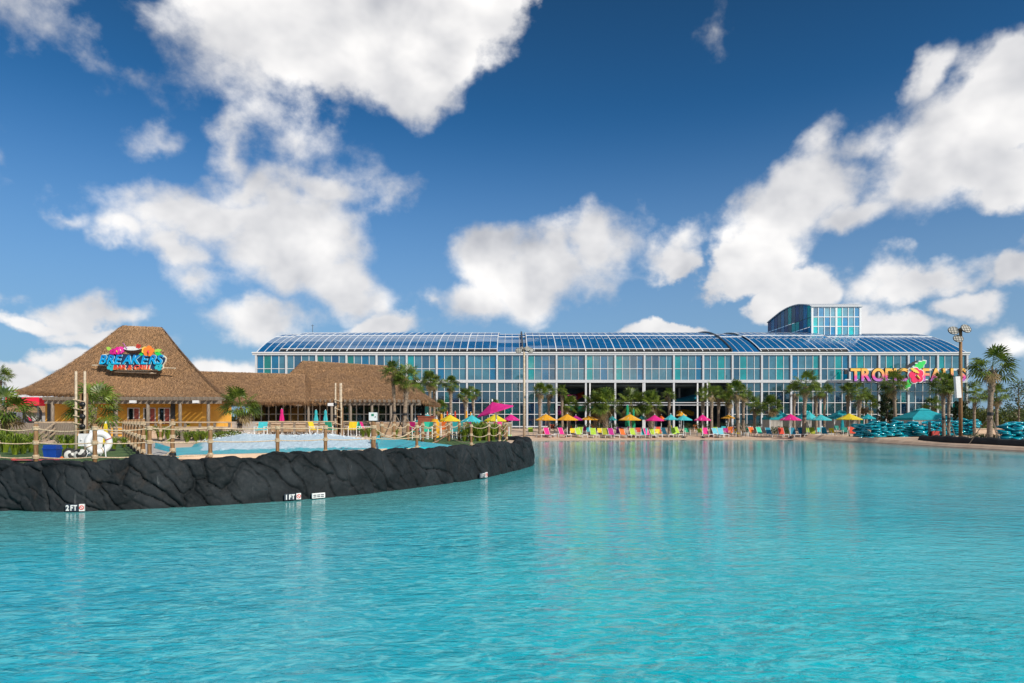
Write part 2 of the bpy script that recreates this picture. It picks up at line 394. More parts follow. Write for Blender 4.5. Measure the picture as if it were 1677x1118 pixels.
# shoreline of the far beach: x at each photo column's distance
SH = [(PX(p, d), d) for p, d in ((200, 71), (700, 71.5), (880, 73), (1060, 75.5), (1200, 77), (1290, 75.5), (1440, 69.5), (1500, 65.5), (1580, 60), (1677, 53.5), (1800, 46), (2100, 30))]
SH = [(-80, 71)] + SH + [(60, 5), (64, -60)]
_sx = [a for a, b in SH]; _sy = [b for a, b in SH]
def shoreY(x): return float(np.interp(x, _sx[:-2], _sy[:-2]))
def shored(x, y):
    p = Vector((x, y)); best = 1e9
    for i in range(len(SH)-3):
        a = Vector(SH[i]); ab = Vector(SH[i+1])-a; u_ = max(0, min(1, (p-a).dot(ab)/ab.length_squared)); best = min(best, (p-(a+ab*u_)).length)
    return best if y > shoreY(x) else -best
def zdeck(x, y):
    d = shored(x, y)
    return float(np.interp(d, [-3, 0, 2.0, 4, 24, 40], [-.25, .0, .14, .24, .95, 1.0]))
WB = [(-19, 14.2), (-15, 14.9)] + [(PX(p, 2236/(y-690)), 2236/(y-690)) for p, y in ((0, 837.5), (125, 838), (280, 832), (450, 822), (600, 809), (735, 792), (800, 781.5), (845, 771))] + [(.92, 30.6), (1.12, 32.5), (1.0, 34.2), (.55, 35.4), (-.3, 36.2), (-1.6, 37), (-3, 40), (-3.6, 46), (-3, 56), (-2, 66), (-1, 73)]
def smooth_poly(P, step):
    P = [Vector(p) for p in P]; out = []
    for i in range(len(P)-1):
        p0 = P[max(i-1, 0)]; p1 = P[i]; p2 = P[i+1]; p3 = P[min(i+2, len(P)-1)]
        n = max(2, int((p2-p1).length/step))
        for k in range(n):
            t = k/n
            out.append(.5*((2*p1)+(-p0+p2)*t+(2*p0-5*p1+4*p2-p3)*t*t+(-p0+3*p1-3*p2+p3)*t**3))
    out.append(P[-1]); return out
WATERW = smooth_poly(WB, .5)
me = bpy.data.meshes.new('pool_water')
gx = np.concatenate([np.linspace(-70, -22, 25)[:-1], np.linspace(-22, 10, 110)[:-1], np.linspace(10, 75, 50)]); gy = np.concatenate([np.linspace(-60, 4, 20)[:-1], np.linspace(4, 44, 110)[:-1], np.linspace(44, 80, 60)]); nx, ny = len(gx), len(gy)
Pw = np.zeros((nx, ny, 3)); Pw[..., 0] = gx[:, None]; Pw[..., 1] = gy[None, :]
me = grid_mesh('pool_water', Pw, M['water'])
at = me.attributes.new('shore', 'FLOAT', 'POINT')
sv = []
segs = [(Vector(SH[i]), Vector(SH[i+1])) for i in range(len(SH)-1)]
for x in gx:
    for y in gy:
        p = Vector((x, y)); best = 99
        for a, b_ in segs:
            ab = b_-a; u = max(0, min(1, (p-a).dot(ab)/ab.length_squared)); best = min(best, (p-(a+ab*u)).length)
        if x < 42 and y > shoreY(x): best = -best
        sv.append(best)
at.data.foreach_set('value', sv)
at2 = me.attributes.new('walldist', 'FLOAT', 'POINT'); WBn = np.array([tuple(p) for p in WATERW])
XX, YY = np.meshgrid(gx, gy, indexing='ij'); dd = np.full(XX.shape, 99.0)
for q in WBn: dd = np.minimum(dd, np.hypot(XX-q[0], YY-q[1]))
at2.data.foreach_set('value', dd.reshape(-1).astype(np.float32))
wo_ = struct(obj('pool_water', me)); wo_['label'] = 'turquoise rippled water of the big wave pool'

# ------------------------------------------------------------------ ground, beach deck
g = MB(); g.add([(-3000, -3000, -.6), (3000, -3000, -.6), (3000, 3000, -.6), (-3000, 3000, -.6)], [(0, 1, 2, 3)])
struct(g.build('ground', M['ground']))
xs = np.linspace(-75, 57, 150); offs = [-3, -1, 0, .5, 1, 2, 3, 4, 6, 10, 16, 24, 30, 45, 90]
Pd = np.zeros((len(xs), len(offs), 3))
for i, x in enumerate(xs):
    for j, d in enumerate(offs): Pd[i, j] = (x, shoreY(x)+d, zdeck(x, shoreY(x)+d))
def beach_material():
    m = mat('beach_deck', (.52, .36, .25), .8, vscale=.8, c2=(.64, .47, .34), bump=.2, bscale=8)
    return m
M['beach'] = beach_material()
struct(obj('beach_deck', grid_mesh('beach_deck', Pd, M['beach'])))
# lawn and paving strip beyond the greenhouse and to the right
g = MB(); g.add([(57, -60, .8), (300, -60, .8), (300, 300, 1.0), (57, 300, 1.0)], [(0, 1, 2, 3)]); struct(g.build('lawn', M['turf']))

# ------------------------------------------------------------------ rock wall round the peninsula
wall_pts = smooth_poly(WB, .027)
wp = np.array([tuple(p) for p in wall_pts])
tan = np.gradient(wp, axis=0)
for _ in range(3):
    k_ = 25; ker = np.ones(k_)/k_
    tan = np.stack([np.convolve(np.pad(tan[:, i], k_//2, mode='edge'), ker, 'valid') for i in (0, 1)], 1)
tan /= np.linalg.norm(tan, axis=1)[:, None]
nor = np.stack([tan[:, 1], -tan[:, 0]], 1)          # points out over the water
S = np.concatenate([[0], np.cumsum(np.linalg.norm(np.diff(wp, axis=0), axis=1))])
# humps along the crest
bd = [0]; rr = random.Random(5)
while bd[-1] < S[-1]+3: bd.append(bd[-1]+rr.uniform(.55, 1.9))
hb = [rr.uniform(-.07, .10) for _ in bd]
ii = np.searchsorted(bd, S)-1; ii = np.clip(ii, 0, len(bd)-2)
b0 = np.array(bd)[ii]; b1 = np.array(bd)[ii+1]; tt = (S-b0)/(b1-b0)
hump = np.array(hb)[ii]*.8+.13*np.power(np.clip(1-(2*tt-1)**2, 0, 1), .35)-.14
ker = np.ones(5)/5; hump = np.convolve(np.pad(hump, 2, mode='edge'), ker, 'valid')
H = 1.20+hump+.06*(vn(S*.5, S*0+3)-.5)
prof_h = []; prof_d = []        # normalised cross-section: (height fraction, inward distance)
Nv = 46
for k in range(Nv+1): t = k/Nv; prof_h.append(-.25+1.25*t*0.96); prof_d.append(.03+.16*t**2.2)
for k in range(1, 13): a = k/12*pi*.5; prof_h.append(.95+.05*sin(a)); prof_d.append(.19+.22*(1-cos(a)))
for k in range(1, 9): t = k/8; prof_h.append(1.0-.25*t*t); prof_d.append(.41+.30*t)
prof_h = np.array(prof_h); prof_d = np.array(prof_d)
SS, HH = np.meshgrid(S, prof_h*1.2, indexing='ij')
arc = np.concatenate([[0], np.cumsum(np.hypot(np.diff(prof_h*1.2), np.diff(prof_d)))])
AA = np.broadcast_to(arc[None, :], SS.shape)
u = SS+.55*AA+.35*(fbm(SS*.9, AA*1.1)-.5)*2; v = AA+.25*(fbm(SS*1.1+40, AA*1.3)-.5)*2
f1, e1, c1 = voro(u/.70+.22*v, v/1.15)
f2_, e2, c2_ = voro(u/.30+31, v/.60+11)
crack = -.13*np.exp(-(e1/.035)**1.0)
mask2 = np.clip((fbm(SS*.8+9, AA*.9)-.30)*6, 0, 1)
crack2 = -.06*np.exp(-(e2/.035)**1.1)*mask2
disp = crack+crack2+(c1-.5)*.05-f1*f1*.018+(c2_-.5)*.03*mask2+(fbm(SS*2.5, AA*2.5)-.5)*.10+(fbm(SS*11, AA*11, 3)-.5)*.022
Pz = prof_h[None, :]*H[:, None]
nz_w = np.clip((prof_h-.85)/.15, 0, 1)
Pr_ = np.zeros(SS.shape+(3,))
ins = prof_d[None, :]-disp*(1-nz_w[None, :]*.6)
Pr_[..., 0] = wp[:, 0][:, None]-nor[:, 0][:, None]*ins
Pr_[..., 1] = wp[:, 1][:, None]-nor[:, 1][:, None]*ins
Pr_[..., 2] = Pz+disp*nz_w[None, :]*.8
def rock_material():
    m = bpy.data.materials.new('dark_carved_rock'); m.use_nodes = True
    t = NT(m.node_tree); t.n.clear(); o = t.new('ShaderNodeOutputMaterial'); b = t.new('ShaderNodeBsdfPrincipled')
    g = t.new('ShaderNodeNewGeometry'); P = g.outputs['Position']
    n = t.noise(P, 1.3, 6, .6); n2 = t.noise(P, 14, 5, .65)
    c = t.mixc(t.mr(n, .32, .68), (.006, .009, .011), (.022, .027, .031))
    c = t.mixc(t.mr(t.noise(P, 2.1, 4, .6, .5), .60, .78, 0, .55), c, (.045, .034, .028))
    c = t.mixc(t.mr(n2, .55, .80, 0, .5), c, (.04, .046, .05))
    s = t.new('ShaderNodeSeparateXYZ'); t.put(s.inputs[0], P)
    # mineral line just above the water
    zl = t.m('ADD', s.outputs[2], t.m('MULTIPLY', t.m('SUBTRACT', n2, .5), .10))
    c = t.mixc(t.mr(zl, .14, .01, 0, .5), c, (.012, .016, .018))
    st = t.noise(t.vm('MULTIPLY', P, (5, 5, .5)), 1.5, 3, .6)
    c = t.mixc(t.mr(st, .70, .78, 0, .35), c, (.16, .17, .17))
    t.put(b.inputs['Base Color'], c); t.put(b.inputs['Roughness'], t.mr(n2, .3, .7, .6, .9)); b.inputs['Specular IOR Level'].default_value = .22
    bn = t.new('ShaderNodeBump'); bn.inputs['Strength'].default_value = .8; bn.inputs['Distance'].default_value = .012
    t.put(bn.inputs['Height'], t.noise(P, 30, 5, .7)); t.put(b.inputs['Normal'], bn.outputs[0])
    t.l.new(b.outputs[0], o.inputs[0]); return m
M['rock'] = rock_material()
rw = obj('rock_wall', grid_mesh('rock_wall', Pr_[:, ::-1], M['rock']))
tag(rw, 'long curved black carved rock wall rising from the turquoise water', 'wall')
# peninsula land behind the wall
ZP = 1.04
inner = [(wp[i, 0]-nor[i, 0]*.62, wp[i, 1]-nor[i, 1]*.62) for i in range(0, len(wp), 18)]
inner = [p for p in inner if True]
poly = inner+[(0, 76), (-70, 76), (-70, 12)]
def poly_obj(name, pts, z, m):
    import mathutils.geometry as mg
    tri = mg.tessellate_polygon([[Vector((x, y, 0)) for x, y in pts]])
    g = MB(); g.add([(x, y, z) for x, y in pts], [tuple(t) for t in tri]); o = g.build(name, m)
    for p in o.data.polygons:
        if p.normal.z < 0: p.flip()
    return o
struct(poly_obj('peninsula_ground', poly, ZP, M['conc']))
def wallpt(px, back):
    """point behind the crest, along the ray through photo column px"""
    best = None
    for i in range(0, len(wp), 4):
        x, y = wp[i]-nor[i]*back
        if i > len(wp)*.75: break
        e = abs(CX+x*F/y-px)
        if best is None or e < best[0]: best = (e, x, y)
    return best[1], best[2]
# grass, boardwalk, paving patches on the peninsula
struct(poly_obj('lawn', [wallpt(-80, .5), wallpt(60, .5), wallpt(160, .5), wallpt(232, .5), (PX(225, 24), 24), (PX(205, 30), 30), (PX(60, 30), 30), (PX(-100, 30), 30)], ZP+.012, M['turf']))
struct(poly_obj('lawn', [wallpt(660, .6), wallpt(720, .6), wallpt(780, .6), wallpt(820, .6), (PX(835, 37), 37), (PX(800, 44), 44), (PX(640, 44), 44), (PX(650, 30), 30)], ZP+.012, M['turf']))
struct(poly_obj('planting_bed', [(PX(395, 34), 34), (PX(395, 37.5), 37.5), (PX(90, 37.5), 37.5), (PX(90, 34), 34)], ZP+.016, M['soil']))

# ------------------------------------------------------------------ greenhouse hall
GY = 100.0; GZ = 1.0
bays = [PX(420+49.27*k, GY) for k in range(9)]+[PX(863.4+47.95*k, GY) for k in range(16)]
edges = []                                     # every mullion line, four panes to a bay
for a, b in zip(bays[:-1], bays[1:]): edges += [a+(b-a)*k/4 for k in range(4)]
edges.append(bays[-1])
def gz(py): return PZ(py, GY)
hall = thing('greenhouse_hall', 'long glass greenhouse hall with white frame and curved blue panel roof', 'building', (0, GY, GZ))
L0 = Vector((0, GY, GZ))
def hb_(name, m_, boxes, kind=None, parent=hall, smooth=False):
    g = MB()
    for b in boxes: g.box(b[0], b[1], b[2]-GY, b[3]-GY, b[4]-GZ, b[5]-GZ)
    o = g.build(name, m_, parent)
    if kind: o['kind'] = kind
    return o
TINT = {'clear': (.07, .21, .28), 'grey': (.03, .10, .17), 'blue': (.0, .15, .31), 'teal': (.0, .33, .33), 'deep': (.0, .06, .18), 'green': (.0, .20, .15)}
GL = {k: glass('glass_'+k, c, .15, .70) for k, c in TINT.items()}
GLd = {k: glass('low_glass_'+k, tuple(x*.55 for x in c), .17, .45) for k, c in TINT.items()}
# eaves beam, floor beam, base
hb_('eaves_beam', M['steel'], [(bays[0]-.5, bays[-1]+.3, GY-.30, GY+.1, gz(581.5), gz(576.8))])
hb_('gutter', M['white'], [(bays[0]-.55, bays[-1]+.35, GY-.42, GY-.302, gz(578.2), gz(576.6))])
hb_('floor_beam', M['steel'], [(bays[0], bays[-1], GY-.28, GY+.1, gz(626.6), gz(621.9))])
hb_('base_beam', M['steel'], [(bays[0], PX(912, GY), GY-.2, GY+.1, gz(699.2), gz(697.4))])
hb_('base_beam', M['steel'], [(PX(1193, GY), bays[-1], GY-.2, GY+.1, gz(699.2), gz(697.4))])
post_me = {}
for i, x in enumerate(bays):
    w = .13
    if w not in post_me:
        g = MB(); g.box(-w, w, -.26, .12, gz(621.9)-GZ, gz(581.5)-GZ); post_me[w] = g.mesh('column', M['steel'])
        g = MB(); g.box(-w, w, -.24, .12, 0, gz(626.6)-GZ); post_me['low'] = g.mesh('lower_column', M['steel'])
    obj('column', post_me[w], hall, (x, 0, 0)); obj('lower_column', post_me['low'], hall, (x, 0, 0))
# paired posts beside the open bays
for px in (966, 1053, 1142, 1158): hb_('door_post', M['white'], [(PX(px, GY)-.09, PX(px, GY)+.09, GY-.2, GY+.1, GZ, gz(626.6))])
OP0, OP1 = PX(912, GY), PX(1193, GY)
g = MB(); g.box(-.030, .030, -.10, .04, gz(621.9)-GZ, gz(581.5)-GZ); mul_u = g.mesh('mullion', M['white'])
g = MB(); g.box(-.030, .030, -.10, .04, 0, gz(626.6)-GZ); mul_l = g.mesh('mullion', M['white'])
for k, x in enumerate(edges):
    if k % 4 == 0: continue
    obj('mullion', mul_u, hall, (x, 0, 0))
    if not (OP0 < x < OP1): obj('mullion', mul_l, hall, (x, 0, 0))
for py in (603.6,): hb_('transom', M['white'], [(bays[0], bays[-1], GY-.11, GY+.04, gz(py+.4), gz(py-.4))])
for py in (640.8, 659.2, 678.2):
    hb_('transom', M['white'], [(bays[0], OP0, GY-.11, GY+.04, gz(py+.4), gz(py-.4))])
    hb_('transom', M['white'], [(OP1, bays[-1], GY-.11, GY+.04, gz(py+.4), gz(py-.4))])
for py in (659.0, 663.0): hb_('track_beam', M['steel'], [(OP0, OP1, GY-.2, GY+.08, gz(py+.7), gz(py-.5))])
# panes
seq = ('blue green blue clear clear grey clear clear green clear deep clear green clear blue clear grey clear clear clear teal clear grey clear '
       'blue clear grey clear clear clear clear blue clear grey clear grey teal clear blue grey clear clear clear grey '
       'teal clear blue clear teal clear grey blue clear grey clear clear teal clear clear blue clear clear teal clear '
       'grey teal clear clear grey clear teal clear blue clear clear teal grey clear teal blue blue teal clear grey '
       'clear teal clear clear blue clear grey clear teal clear clear clear blue clear blue clear clear blue blue grey').split()
rows = [(581.5, 603.0), (604.2, 621.9)]
lrows = [(626.6, 640.2), (641.4, 658.6), (659.8, 677.6), (678.8, 697.6)]
pane_cache = {}
def pane(name, x0, x1, z0, z1, mt, n=[0]):
    key = (round(x1-x0, 3), round(z1-z0, 3), mt.name)
    if key not in pane_cache:
        w = (x1-x0)/2; h = (z1-z0)/2
        g = MB(); g.box(-w, w, -.012, .012, -h, h); pane_cache[key] = g.mesh(name, mt)
    o = obj(name, pane_cache[key], hall, ((x0+x1)/2, 0, (z0+z1)/2-GZ))
    o.rotation_euler = (random.gauss(0, .006), 0, random.gauss(0, .006)); return o
rest = {}
for k in range(96):
    x0, x1 = edges[k]+.045, edges[k+1]-.045
    if k % 4 == 0: x0 += .125
    if k % 4 == 3: x1 -= .125
    c = seq[k % len(seq)]
    for r, (a, b) in enumerate(rows):
        cc = c if (r == 0 or c in ('teal', 'blue', 'green') or random.random() < .4) else 'clear'
        pane('window_pane', x0, x1, gz(b), gz(a), GL[cc])
    xm = (x0+x1)/2
    if OP0 < xm < OP1: continue
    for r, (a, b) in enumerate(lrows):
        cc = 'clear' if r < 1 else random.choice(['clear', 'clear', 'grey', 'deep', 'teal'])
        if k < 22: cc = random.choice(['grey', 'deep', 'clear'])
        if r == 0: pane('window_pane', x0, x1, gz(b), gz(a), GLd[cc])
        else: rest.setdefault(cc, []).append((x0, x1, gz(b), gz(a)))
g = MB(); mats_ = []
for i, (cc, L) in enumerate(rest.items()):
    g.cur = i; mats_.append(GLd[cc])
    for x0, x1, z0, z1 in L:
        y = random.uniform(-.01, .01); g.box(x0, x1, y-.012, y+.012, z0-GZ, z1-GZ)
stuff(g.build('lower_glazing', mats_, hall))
# roof: a shallow arc spanning 40 m
RA = 38.0; ZAP = 17.05; ZE = gz(576.8)
h_ = ZAP-ZE; RA = (20*20+h_*h_)/(2*h_)
def rz_(y): return ZAP-RA+sqrt(RA*RA-(y-120)**2)
def strip(x0, x1, ys, lift, th=.05):
    g = MB(); vs = []
    for y in ys:
        z = rz_(y)+lift
        vs += [(x0, y-GY, z-GZ), (x1, y-GY, z-GZ), (x1, y-GY, z-GZ-th), (x0, y-GY, z-GZ-th)]
    fs = []
    for i in range(len(ys)-1):
        a = i*4; b = a+4
        fs += [(a, a+1, b+1, b), (a+1, a+2, b+2, b+1), (a+2, a+3, b+3, b+2), (a+3, a, b, b+3)]
    n = (len(ys)-1)*4; fs += [(0, 3, 2, 1), (n, n+1, n+2, n+3)]
    g.add(vs, fs); return g
def roof_panel_mat():
    m = glass('roof_panel_glass', (.008, .13, .33), .12, .85, .10)
    return m
M['roofp'] = roof_panel_mat()
def raised(k):
    c = (edges[k]+edges[k+1])/2; p = CX+c*F/GY
    return 462 < p < 812 or 862 < p < 1199 or 1247 < p < 1387
ysA = [GY+.05, 102, 104, 106, 108.2]; ysB = [108.3, 111, 114, 117, 120]; ysC = [120, 124, 128, 134, 140]
cacheR = {}
for k in range(96):
    w = edges[k+1]-edges[k]; up_ = .22 if raised(k) else 0
    for nm, ys in (('a', ysA), ('b', ysB)):
        yy = list(ys)
        if nm == 'a' and up_: yy[0] = GY+.75
        key = (round(w, 3), nm, up_)
        if key not in cacheR: cacheR[key] = strip(-w/2+.04, w/2-.04, yy, up_).mesh('roof_panel', M['roofp'])
        obj('roof_panel', cacheR[key], hall, ((edges[k]+edges[k+1])/2, 0, 0))
g = strip(bays[0], bays[-1], ysC, -.02); g.build('rear_roof', M['roofp'], hall)
ysR = [GY+.02]+[GY+1+k*1.6 for k in range(13)]
for k, x in enumerate(edges):
    r0 = raised(min(k, 95)) or raised(max(k-1, 0))
    big = k % 4 == 0
    key = ('rib', r0, big)
    if key not in cacheR: cacheR[key] = strip(-(.06 if big else .026), (.06 if big else .026), ysR, (.25 if r0 else .04), .08).mesh('roof_rib', M['white'])
    o = obj('roof_rib', cacheR[key], hall, (x, 0, 0))
# cross bars, the dashed latches and the lifted sash edge
def barrun(name, y, lift, x0, x1, w=.07, m_=None):
    g = MB(); g.box(x0, x1, y-w-GY, y+w-GY, rz_(y)+lift-GZ-.05, rz_(y)+lift-GZ+.05); return g.build(name, m_ or M['white'], hall)
runs = []; k = 0
while k < 96:
    j = k
    while j+1 < 96 and raised(j+1) == raised(k): j += 1
    runs.append((edges[k], edges[j+1], raised(k))); k = j+1
for x0, x1, r_ in runs:
    lf = .22 if r_ else 0
    barrun('roof_bar', 108.25, lf+.03, x0, x1)
    if r_:
        barrun('sash_edge', GY+.80, .20, x0, x1, .10)
        g = MB(); g.box(x0, x1, .45, .50, rz_(GY+.5)-GZ, rz_(GY+.5)-GZ+.20); g.build('sash_gap', M['dark'], hall)
g = MB()
for k in range(96):
    if raised(k):
        xm = (edges[k]+edges[k+1])/2; y = 105.9
        g.box(xm-.30, xm+.30, y-.05-GY, y+.05-GY, rz_(y)+.22-GZ+.01, rz_(y)+.22-GZ+.05)
stuff(g.build('roof_latches', M['white'], hall))
M['darksteel'] = mat('dark_gasket', (.05, .055, .06), .5)
for px in (856, 1199):
    x = PX(px, GY); strip(x-.09, x+.09, ysR, .42, .30).build('arch_seal', M['darksteel'], hall)
# end walls
for x in (bays[0]-.05, bays[-1]+.05):
    g = MB(); ys = [GY+40*k/16 for k in range(17)]; vs = []
    for y in ys: vs += [(x, y-GY, 0), (x, y-GY, rz_(y)-GZ-.1)]
    g.add(vs, [(2*i, 2*i+2, 2*i+3, 2*i+1) for i in range(16)]); g.build('end_wall', GL['clear'], hall)
    g = MB()
    for y in ys: g.box(x-.09, x+.09, y-.05-GY, y+.05-GY, 0, rz_(y)-GZ-.05)
    stuff(g.build('end_frame', M['white'], hall))
# back wall, floor and what shows inside through the open bays
M['inner'] = mat('inner_wall', (.10, .14, .15), .8, vscale=.5, c2=(.22, .28, .28))
hb_('back_wall', M['inner'], [(bays[0], bays[-1], 139.6, 139.9, GZ, ZE)])
hb_('hall_floor', M['grey'], [(bays[0], bays[-1], GY+.2, 139.5, GZ-.02, GZ+.03)])
hb_('gallery', M['inner'], [(bays[0]+.2, bays[-1]-.2, GY+9, GY+16, gz(627), gz(624))])
g = MB(); rg = random.Random(4)
for i in range(26):
    x = bays[0]+3+i*3.9; g.tube([(x, 14, 0), (x, 14, 6.6)], .16, 8)
stuff(g.build('inner_columns', M['steel'], hall))
def slide(name, label, pts, r, m_):
    g = MB(); g.tube(smooth3(pts, 8), r, 10); o = g.build(name, m_, None, True); tag(o, label, 'water slide'); return o
def smooth3(P, n):
    P = [Vector(p) for p in P]; out = []
    for i in range(len(P)-1):
        p0 = P[max(i-1, 0)]; p1 = P[i]; p2 = P[i+1]; p3 = P[min(i+2, len(P)-1)]
        for k in range(n):
            t = k/n; out.append(.5*((2*p1)+(-p0+p2)*t+(2*p0-5*p1+4*p2-p3)*t*t+(-p0+3*p1-3*p2+p3)*t**3))
    out.append(P[-1]); return out
def gp(px, py, D): return (PX(px, D), D, PZ(py, D))
slide('water_slide', 'green tube slide low inside the first open bay of the hall', [gp(930, 668, 106), gp(950, 666.5, 107), gp(968, 668, 108)], .62, FAB['green'])
slide('water_slide', 'magenta tube slide curling up beside the left hall opening', [gp(914, 676, 105), gp(922, 664, 106), (PX(930, 108), 108, PZ(652, 108)), gp(942, 650, 112)], .5, FAB['magenta'])
slide('water_slide', 'red tube slide high inside the first open bay of the hall', [gp(936, 655, 112), gp(948, 648, 114), gp(958, 645, 116)], .45, FAB['red'])
slide('water_slide', 'teal slide sloping across the second open bay of the hall', [gp(965, 652, 112), gp(990, 656, 112), gp(1008, 662, 112)], .45, FAB['cyan'])
slide('water_slide', 'dark blue slide rising to the right inside the hall', [gp(1106, 658, 108), gp(1125, 654, 109), gp(1145, 648, 110)], .5, FAB['blue'])
slide('water_slide', 'yellow slide deep inside the hall above two teal umbrellas', [gp(1110, 676, 112), gp(1122, 674, 113), gp(1134, 677, 114)], .4, FAB['golden'])
# tower on the roof
GLs = {k: glass('tower_side_glass_'+k, tuple(min(.8, x*1.5) for x in c), .03, .85, fk=.12) for k, c in TINT.items()}
GLt = {k: glass('tower_glass_'+k, tuple(min(.8, x*1.9) for x in c), .16, .8) for k, c in TINT.items()}
TY = 112.0; TX0, TX1 = PX(1329, TY), PX(1409.5, TY); TY1 = 131.0
twr = thing('roof_tower', 'glass lantern box with blue and teal panes rising above the curved roof', 'tower', (TX0, TY, rz_(TY)))
def tz(py): return PZ(py, TY)
def trf(y): return float(np.interp((y-TY)/(TY1-TY), [0, .12, .24, .38, .51, .66, .8, .9, 1], [21.0, 21.55, 21.95, 22.15, 22.15, 21.95, 21.55, 21.25, 20.9]))
def tb(g, x0, x1, y0, y1, z0, z1): g.box(x0-TX0, x1-TX0, y0-TY, y1-TY, z0-rz_(TY), z1-rz_(TY)); return g
zb = tz(550.5)
tw = (TX1-TX0)
xsT = [TX0+tw*(.012+.976*k/8) for k in range(9)]
zr = [tz(549), tz(534.4), tz(518.8), tz(503)]
tpal = ['grey blue clear clear teal clear clear blue', 'teal clear blue clear teal blue clear blue', 'teal clear grey blue teal clear teal clear']
for j in range(3):
    for k in range(8):
        g = MB(); tb(g, xsT[k]+.06, xsT[k+1]-.06, TY-.02, TY+.02, zr[j]+.06, zr[j+1]-.06)
        o = g.build('window_pane', GLt[tpal[2-j].split()[k]], twr); o.rotation_euler = (0, 0, random.gauss(0, .001))
for k, x in enumerate(xsT):
    w = .16 if k in (0, 4, 8) else .06
    tb(MB(), x-w, x+w, TY-.12, TY+.05, zb, tz(502.5)).build('mullion', M['white'], twr)
for z in zr: tb(MB(), TX0, TX1, TY-.09, TY+.03, z-.07, z+.07).build('transom', M['white'], twr)
tb(MB(), TX0-.15, TX1+.25, TY-.3, TY+.1, tz(502.6), tz(501)).build('fascia', M['steel'], twr)
nS = 12; ysT = [TY+(TY1-TY)*k/nS for k in range(nS+1)]
for xx, nm in ((TX0, 'side_wall'), (TX1, 'side_wall')):
    for i in range(nS):
        y0, y1 = ysT[i]+.06, ysT[i+1]-.06
        for j in range(3):
            za = zb-1; zt0, zt1 = trf(y0), trf(y1); lo = zr[j] if j else tz(549)-1.0
            hi0 = min(zt0, zr[j+1]) if j < 2 else zt0; hi1 = min(zt1, zr[j+1]) if j < 2 else zt1
            if hi0 <= lo+.1: continue
            g = MB(); o_ = (xx-TX0); zz = rz_(TY)
            g.add([(o_-.02, y0-TY, lo+.05-zz), (o_-.02, y1-TY, lo+.05-zz), (o_-.02, y1-TY, hi1-.05-zz), (o_-.02, y0-TY, hi0-.05-zz),
                   (o_+.02, y0-TY, lo+.05-zz), (o_+.02, y1-TY, lo+.05-zz), (o_+.02, y1-TY, hi1-.05-zz), (o_+.02, y0-TY, hi0-.05-zz)],
                  [(0, 3, 2, 1), (4, 5, 6, 7), (0, 1, 5, 4), (1, 2, 6, 5), (2, 3, 7, 6), (3, 0, 4, 7)])
            g.build('side_pane', GLs[random.choice(['deep', 'blue', 'teal', 'blue', 'deep', 'grey'])], twr)
    for i in range(nS+1):
        w = .02
        tb(MB(), xx-w-.02, xx+w+.02, ysT[i]-w, ysT[i]+w, zb-1, trf(ysT[i])).build('side_mullion', M['darksteel'], twr)
g = MB(); vs = []
for y in ysT: vs += [(-.25, y-TY, trf(y)-rz_(TY)), (tw+.25, y-TY, trf(y)-rz_(TY)), (tw+.25, y-TY, trf(y)-rz_(TY)+.14), (-.25, y-TY, trf(y)-rz_(TY)+.14)]
fs = []
for i in range(nS): a = i*4; b = a+4; fs += [(a, b, b+1, a+1), (a+1, b+1, b+2, a+2), (a+2, b+2, b+3, a+3), (a+3, b+3, b, a)]
fs += [(0, 1, 2, 3), (nS*4, nS*4+3, nS*4+2, nS*4+1)]
g.add(vs, fs); g.build('curved_roof', M['steel'], twr)
# mast on the ridge
g = MB(); g.tube([(0, 0, 0), (0, 0, 1.6)], .04, 6); g.tube([(-.25, 0, 1.4), (.25, 0, 1.4)], .03, 6)
tag(g.build('roof_mast', M['darksteel'], None, loc=(PX(512, 116), 116, rz_(116))), 'thin antenna mast standing on the left part of the roof', 'antenna')

# ------------------------------------------------------------------ lettering
def letters(body, size, ext, off, shear=0, gap=.0, wscale=1.0):
    out = []; x = 0
    for ch in body:
        if ch == ' ': x += size*.3; out.append(None); continue
        cu = bpy.data.curves.new('letter', 'FONT'); cu.body = ch; cu.size = size; cu.extrude = ext; cu.offset = off; cu.shear = shear; cu.bevel_depth = 0
        ob = bpy.data.objects.new('tmp', cu); col.objects.link(ob)
        bpy.context.view_layer.update()
        me = bpy.data.meshes.new_from_object(ob.evaluated_get(bpy.context.evaluated_depsgraph_get()))
        bpy.data.objects.remove(ob)
        co = np.array([v.co[:] for v in me.vertices]); x0, x1 = co[:, 0].min(), co[:, 0].max()
        for v in me.vertices: v.co.x = (v.co.x-x0)*wscale
        out.append((me, x, (x1-x0)*wscale)); x += (x1-x0)*wscale+gap
    return out, x
def gradient_mat(name, stops, z0, z1):
    m = bpy.data.materials.new(name); m.use_nodes = True; t = NT(m.node_tree); t.n.clear()
    o = t.new('ShaderNodeOutputMaterial'); b = t.new('ShaderNodeBsdfPrincipled'); b.inputs['Roughness'].default_value = .4
    tcn = t.new('ShaderNodeTexCoord'); s = t.new('ShaderNodeSeparateXYZ'); t.put(s.inputs[0], tcn.outputs['Object'])
    f = t.mr(s.outputs[1], z0, z1, 0, 1, smooth=False)
    cr = t.new('ShaderNodeValToRGB'); t.put(cr.inputs[0], f)
    cr.color_ramp.elements[0].position = stops[0][0]; cr.color_ramp.elements[0].color = (*stops[0][1], 1)
    cr.color_ramp.elements[1].position = stops[-1][0]; cr.color_ramp.elements[1].color = (*stops[-1][1], 1)
    for p, c in stops[1:-1]: e = cr.color_ramp.elements.new(p); e.color = (*c, 1)
    t.l.new(cr.outputs[0], b.inputs['Base Color']); t.l.new(b.outputs[0], o.inputs[0]); return m
def flatc(name, c, rough=.45): return mat(name, c, rough, .04)
